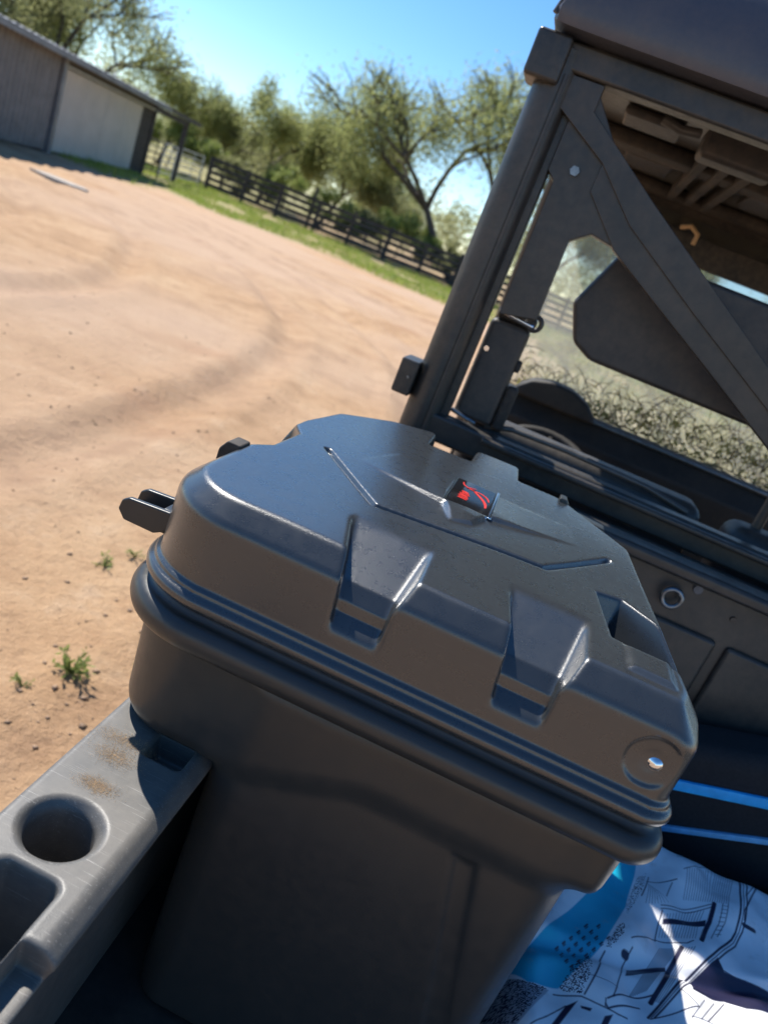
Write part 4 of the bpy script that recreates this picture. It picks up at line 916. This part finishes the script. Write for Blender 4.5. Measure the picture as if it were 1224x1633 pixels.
#print-begin
def PRINT(fill, line, speck, X, Y, C, ink, cyan):
    fill([(0.4256, 1.1215), (0.4697, 1.1337), (0.4342, 0.9912), (0.3933, 0.8961), (0.3881, 0.8847), (0.3317, 0.791), (0.2915, 0.7784), (0.2684, 0.7964), (0.3054, 0.8608), (0.3889, 1.0024)], cyan)
    fill([(0.2524, 0.7915), (0.2915, 0.7784), (0.3204, 0.7839), (0.2831, 0.7167), (0.2356, 0.6874)], (.42,.43,.47))
    speck([(0.2524, 0.7915), (0.2915, 0.7784), (0.3172, 0.7853), (0.2811, 0.717), (0.2356, 0.6874)], 0.45)
    speck([(0.3793, 0.8778), (0.3677, 0.8219), (0.3583, 0.7916), (0.3318, 0.7896), (0.3459, 0.8251)], 0.42)
    speck([(0.4212, 0.941), (0.4203, 0.9206), (0.4033, 0.8929), (0.3969, 0.8915), (0.4112, 0.9282)], 0.4)
    speck([(0.4821, 1.1048), (0.4616, 1.0377), (0.4336, 0.9722), (0.4342, 0.9912), (0.4582, 1.0679)], 0.3)
    fill([(0.4948, 1.0064), (0.5737, 1.059), (0.5694, 1.0434), (0.4933, 0.9965)], ink)
    fill([(0.4297, 0.8794), (0.4881, 0.9161), (0.4891, 0.9108), (0.4232, 0.8605)], ink)
    fill([(0.5723, 0.9781), (0.5798, 0.9595), (0.6124, 0.9648), (0.6557, 0.9694), (0.7001, 0.9495), (0.6404, 0.925), (0.6028, 0.913), (0.5735, 0.9119), (0.517, 0.8864), (0.5201, 0.9101), (0.5435, 0.9398)], ink)
    fill([(0.5758, 1.2811), (0.6045, 1.2978), (0.6508, 1.2889), (0.6242, 1.2607), (0.5879, 1.2463), (0.5417, 1.1847), (0.5565, 1.24)], ink)
    fill([(0.3408, 0.7697), (0.3549, 0.7819), (0.3315, 0.7367), (0.3139, 0.7165)], ink)
    fill([(0.3577, 0.7761), (0.3719, 0.7782), (0.3695, 0.7728), (0.3591, 0.7727)], ink)
    fill([(0.3873, 0.7744), (0.3972, 0.7804), (0.3867, 0.7539), (0.3781, 0.7495)], ink)
    line([(0.5901, 1.0969), (0.5782, 1.057), (0.5504, 0.9954)], 0.00324)
    line([(0.5171, 0.9653), (0.4954, 0.9181), (0.4558, 0.8365)], 0.00302)
    line([(0.6781, 1.2652), (0.6188, 1.0578), (0.6092, 1.0391), (0.4953, 0.8828), (0.4467, 0.8062)], 0.00158)
    line([(0.685, 1.2698), (0.6248, 1.0616), (0.612, 1.0356), (0.497, 0.8791), (0.4515, 0.8093)], 0.00065)
    line([(0.692, 1.2744), (0.6308, 1.0653), (0.6148, 1.032), (0.499, 0.8759), (0.4561, 0.8119)], 0.00115)
    line([(0.6038, 1.1023), (0.5919, 1.0586), (0.5698, 1.0133)], 0.00058)
    line([(0.6129, 1.1061), (0.6013, 1.0632), (0.583, 1.0268)], 0.00058)
    line([(0.6022, 1.0968), (0.6105, 1.0988)], 0.0005)
    line([(0.5994, 1.0878), (0.6077, 1.0898)], 0.0005)
    line([(0.5968, 1.0791), (0.6051, 1.0812)], 0.0005)
    line([(0.5942, 1.0704), (0.6026, 1.0727)], 0.0005)
    line([(0.5914, 1.0615), (0.6, 1.0643)], 0.0005)
    line([(0.5883, 1.0521), (0.5973, 1.0556)], 0.0005)
    line([(0.5847, 1.0418), (0.5942, 1.0464)], 0.0005)
    line([(0.5803, 1.0303), (0.5907, 1.0363)], 0.0005)
    line([(0.4931, 1.0186), (0.4767, 0.9547)], 0.00094)
    line([(0.4908, 1.026), (0.5849, 1.0933)], 0.00072)
    line([(0.4904, 1.0199), (0.584, 1.0866)], 0.00072)
    line([(0.39, 0.7978), (0.4284, 0.8302), (0.4636, 0.8521)], 0.00108)
    line([(0.433, 0.9063), (0.3968, 0.8035)], 0.00086)
    line([(0.3965, 0.8861), (0.3764, 0.829), (0.3621, 0.7926)], 0.00101)
    line([(0.3879, 0.7899), (0.391, 0.7857), (0.4379, 0.8171)], 0.00115)
    line([(0.3877, 0.7967), (0.3875, 0.7869)], 0.00079)
    line([(0.4735, 1.0683), (0.5288, 1.1093)], 0.00094)
    line([(0.5208, 1.0985), (0.5041, 1.055)], 0.00072)
    line([(0.4837, 1.0932), (0.4607, 1.0278)], 0.00086)
    line([(0.4302, 0.9169), (0.4812, 0.9603), (0.5259, 0.9763), (0.5371, 0.9877)], 0.00086)
    line([(0.634, 1.078), (0.6517, 1.0798)], 0.0036)
    line([(0.4954, 0.8681), (0.5193, 0.8587), (0.4497, 0.8063)], 0.00086)
    line([(0.5364, 0.8859), (0.5059, 0.8355)], 0.00065)
    line([(0.5561, 0.8981), (0.5197, 0.8409)], 0.00065)
    line([(0.5726, 0.9077), (0.5309, 0.8456)], 0.00086)
    line([(0.506, 0.837), (0.581, 0.8618)], 0.00065)
    line([(0.5133, 0.8959), (0.5687, 0.9323)], 0.00065)
    line([(0.5798, 0.961), (0.6057, 0.9604), (0.6333, 0.9604)], 0.00101)
    line([(0.6932, 1.2664), (0.7232, 1.2688), (0.6568, 1.1573)], 0.00072)
    line([(0.7166, 1.2588), (0.6404, 1.1089), (0.6358, 1.0863)], 0.00115)
    line([(0.5421, 1.1371), (0.6835, 1.2806)], 0.00065)
    line([(0.5374, 1.1695), (0.6781, 1.2652), (0.7248, 1.2931)], 0.00086)
    line([(0.3265, 0.7809), (0.3584, 0.7887), (0.4031, 0.7835), (0.4155, 0.7849)], 0.00094)
    line([(0.2966, 0.719), (0.3408, 0.7697)], 0.00072)
    line([(0.4235, 0.896), (0.4273, 0.896)], 0.00432)
    line([(0.365, 0.821), (0.4051, 0.8234)], 0.00043)
    line([(0.5493, 1.1443), (0.539, 1.0774)], 0.00036)
    line([(0.554, 1.1473), (0.5434, 1.08)], 0.00036)
    line([(0.5591, 1.1509), (0.5477, 1.0824)], 0.00036)
    line([(0.5645, 1.1552), (0.5519, 1.0846)], 0.00036)
    line([(0.5702, 1.1602), (0.556, 1.0867)], 0.00036)
    line([(0.5762, 1.1657), (0.5601, 1.0886)], 0.00036)
    line([(0.5823, 1.1714), (0.5641, 1.0903)], 0.00036)
    line([(0.5884, 1.1768), (0.5681, 1.092)], 0.00036)
    line([(0.5946, 1.1825), (0.572, 1.0936)], 0.00036)
    line([(0.6016, 1.1897), (0.5758, 1.095)], 0.00036)
    line([(0.6134, 1.2064), (0.5796, 1.0964)], 0.00036)
    line([(0.6271, 1.2265), (0.5834, 1.0976)], 0.00036)
    line([(0.632, 1.2293), (0.5871, 1.0987)], 0.00036)
    line([(0.6369, 1.232), (0.5907, 1.0998)], 0.00036)
    line([(0.6417, 1.2348), (0.5944, 1.1008)], 0.00036)
    line([(0.6467, 1.2376), (0.598, 1.1017)], 0.00036)
    line([(0.6516, 1.2404), (0.6015, 1.1026)], 0.00036)
    line([(0.6565, 1.2431), (0.6051, 1.1035)], 0.00036)
    line([(0.6615, 1.2459), (0.6087, 1.1045)], 0.00036)
    line([(0.6665, 1.2487), (0.6123, 1.1055)], 0.00036)
    line([(0.4843, 0.9478), (0.425, 0.8271)], 0.00036)
    line([(0.4882, 0.9506), (0.429, 0.8319)], 0.00036)
    line([(0.492, 0.9529), (0.4328, 0.8361)], 0.00036)
    line([(0.4955, 0.9549), (0.4363, 0.8398)], 0.00036)
    line([(0.4989, 0.9566), (0.4396, 0.8431)], 0.00036)
    line([(0.5022, 0.958), (0.4426, 0.8459)], 0.00036)
    line([(0.5054, 0.9593), (0.4456, 0.8484)], 0.00036)
    line([(0.5086, 0.9604), (0.4484, 0.8507)], 0.00036)
    line([(0.5117, 0.9615), (0.4511, 0.8527)], 0.00036)
    line([(0.476, 1.0635), (0.4663, 1.0163)], 0.00029)
    line([(0.4779, 1.0623), (0.471, 1.0182)], 0.00029)
    line([(0.4799, 1.0612), (0.4758, 1.0203)], 0.00029)
    line([(0.4818, 1.0601), (0.4809, 1.023)], 0.00029)
    line([(0.4837, 1.059), (0.4862, 1.0263)], 0.00029)
    line([(0.4857, 1.0581), (0.492, 1.0305)], 0.00029)
    line([(0.4878, 1.0574), (0.4985, 1.0361)], 0.00029)
    line([(0.49, 1.0568), (0.506, 1.0436)], 0.00029)
    line([(0.4969, 1.0154), (0.4855, 0.969)], 0.00029)
    line([(0.5023, 1.0194), (0.4901, 0.9716)], 0.00029)
    line([(0.5081, 1.0244), (0.4945, 0.9739)], 0.00029)
    line([(0.5145, 1.0305), (0.4988, 0.976)], 0.00029)
    line([(0.5216, 1.0379), (0.503, 0.9778)], 0.00029)
    line([(0.5289, 1.0455), (0.5071, 0.9796)], 0.00029)
    line([(0.5357, 1.0522), (0.5112, 0.9812)], 0.00029)
    line([(0.5419, 1.0576), (0.5153, 0.9829)], 0.00029)
    line([(0.5477, 1.0621), (0.5194, 0.9845)], 0.00029)
    line([(0.553, 1.0657), (0.5235, 0.9862)], 0.00029)
    line([(0.5581, 1.0688), (0.5277, 0.988)], 0.00029)
    line([(0.563, 1.0715), (0.532, 0.99)], 0.00029)
    line([(0.5677, 1.0739), (0.5365, 0.9922)], 0.00029)
    line([(0.5723, 1.076), (0.5411, 0.9948)], 0.00029)
    line([(0.5363, 0.9741), (0.4669, 0.8408)], 0.00036)
    line([(0.5319, 0.9715), (0.4648, 0.8412)], 0.00036)
    line([(0.5277, 0.9691), (0.4627, 0.8415)], 0.00036)
    line([(0.5235, 0.9669), (0.4606, 0.8419)], 0.00036)
    line([(0.5195, 0.9648), (0.4584, 0.8422)], 0.00036)
    line([(0.5154, 0.9627), (0.4563, 0.8424)], 0.00036)
    line([(0.3267, 0.8498), (0.33, 0.8548)], 0.00115)
    line([(0.328, 0.8475), (0.3312, 0.8526)], 0.00065)
    line([(0.3355, 0.8619), (0.3385, 0.8661)], 0.00115)
    line([(0.3374, 0.8611), (0.3399, 0.8645)], 0.00065)
    line([(0.3445, 0.8742), (0.3484, 0.8804)], 0.00115)
    line([(0.3462, 0.8729), (0.3492, 0.8774)], 0.00065)
    line([(0.3564, 0.8936), (0.361, 0.9016)], 0.00115)
    line([(0.3576, 0.8909), (0.3614, 0.8974)], 0.00065)
    line([(0.3684, 0.9131), (0.3724, 0.9192)], 0.00115)
    line([(0.3697, 0.9105), (0.373, 0.9155)], 0.00065)
    line([(0.3315, 0.8386), (0.3376, 0.8505)], 0.00115)
    line([(0.332, 0.8343), (0.3363, 0.8422)], 0.00065)
    line([(0.3443, 0.8604), (0.3475, 0.8648)], 0.00115)
    line([(0.3459, 0.8589), (0.3487, 0.8629)], 0.00065)
    line([(0.3531, 0.8721), (0.3565, 0.877)], 0.00115)
    line([(0.3549, 0.871), (0.3576, 0.8747)], 0.00065)
    line([(0.3634, 0.8872), (0.3678, 0.8945)], 0.00115)
    line([(0.3647, 0.8849), (0.3682, 0.8903)], 0.00065)
    line([(0.3752, 0.9057), (0.3791, 0.9117)], 0.00115)
    line([(0.3763, 0.9028), (0.3796, 0.9077)], 0.00065)
    line([(0.3855, 0.9204), (0.3891, 0.9254)], 0.00115)
    line([(0.3867, 0.9176), (0.3896, 0.9217)], 0.00065)
    line([(0.337, 0.8294), (0.3407, 0.8351)], 0.00115)
    line([(0.3382, 0.8271), (0.341, 0.8312)], 0.00065)
    line([(0.351, 0.854), (0.3557, 0.8619)], 0.00115)
    line([(0.3494, 0.8447), (0.3558, 0.8574)], 0.00065)
    line([(0.3617, 0.87), (0.3649, 0.8744)], 0.00115)
    line([(0.3634, 0.8687), (0.3661, 0.8723)], 0.00065)
    line([(0.3709, 0.8822), (0.3746, 0.8876)], 0.00115)
    line([(0.3724, 0.8806), (0.3754, 0.8846)], 0.00065)
    line([(0.3815, 0.8975), (0.3854, 0.9034)], 0.00115)
    line([(0.3826, 0.8948), (0.3858, 0.8994)], 0.00065)
    line([(0.3435, 0.8233), (0.3467, 0.8277)], 0.00115)
    line([(0.3447, 0.8211), (0.3473, 0.8246)], 0.00065)
    line([(0.3527, 0.8359), (0.357, 0.8429)], 0.00115)
    line([(0.3537, 0.833), (0.3567, 0.8375)], 0.00065)
    line([(0.3695, 0.8661), (0.3732, 0.8716)], 0.00115)
    line([(0.3701, 0.8624), (0.3741, 0.8688)], 0.00065)
    line([(0.379, 0.879), (0.3823, 0.8833)], 0.00115)
    line([(0.3807, 0.8777), (0.3834, 0.8812)], 0.00065)
    line([(0.3882, 0.8909), (0.3918, 0.8958)], 0.00115)
    line([(0.3897, 0.8891), (0.3925, 0.8928)], 0.00065)
    line([(0.3981, 0.9041), (0.4016, 0.909)], 0.00115)
    line([(0.3993, 0.9016), (0.4022, 0.9055)], 0.00065)
#print-end
build_bag()

# ------------------------------------------------------------------ dark soft bag with blue piping beside the headboard
def soft_bag():
    t = empty('tool_bag', (.74, 1.325, .705)); tag(t, 'black fabric bag with two bright blue stripes against the bed front', 'bag')
    rot = Matrix.Rotation(R(-16), 4, 'Y')
    def part(n, *a, **k): return box(n, *a, **k, parent=t)
    part('body', -.27, .27, -.058, .055, .085, .355, 'black_fabric', bev=.03, seg=4, rot=rot)
    part('stripe', -.265, .265, -.066, -.057, .272, .292, 'blue_trim', bev=.002, rot=rot)
    low = part('stripe', -.265, .265, -.066, -.057, .205, .216, 'pale_blue_trim', bev=.002, rot=Matrix.Rotation(R(-22), 4, 'Y')); low['label'] = 'thin pale blue lower stripe'
soft_bag()
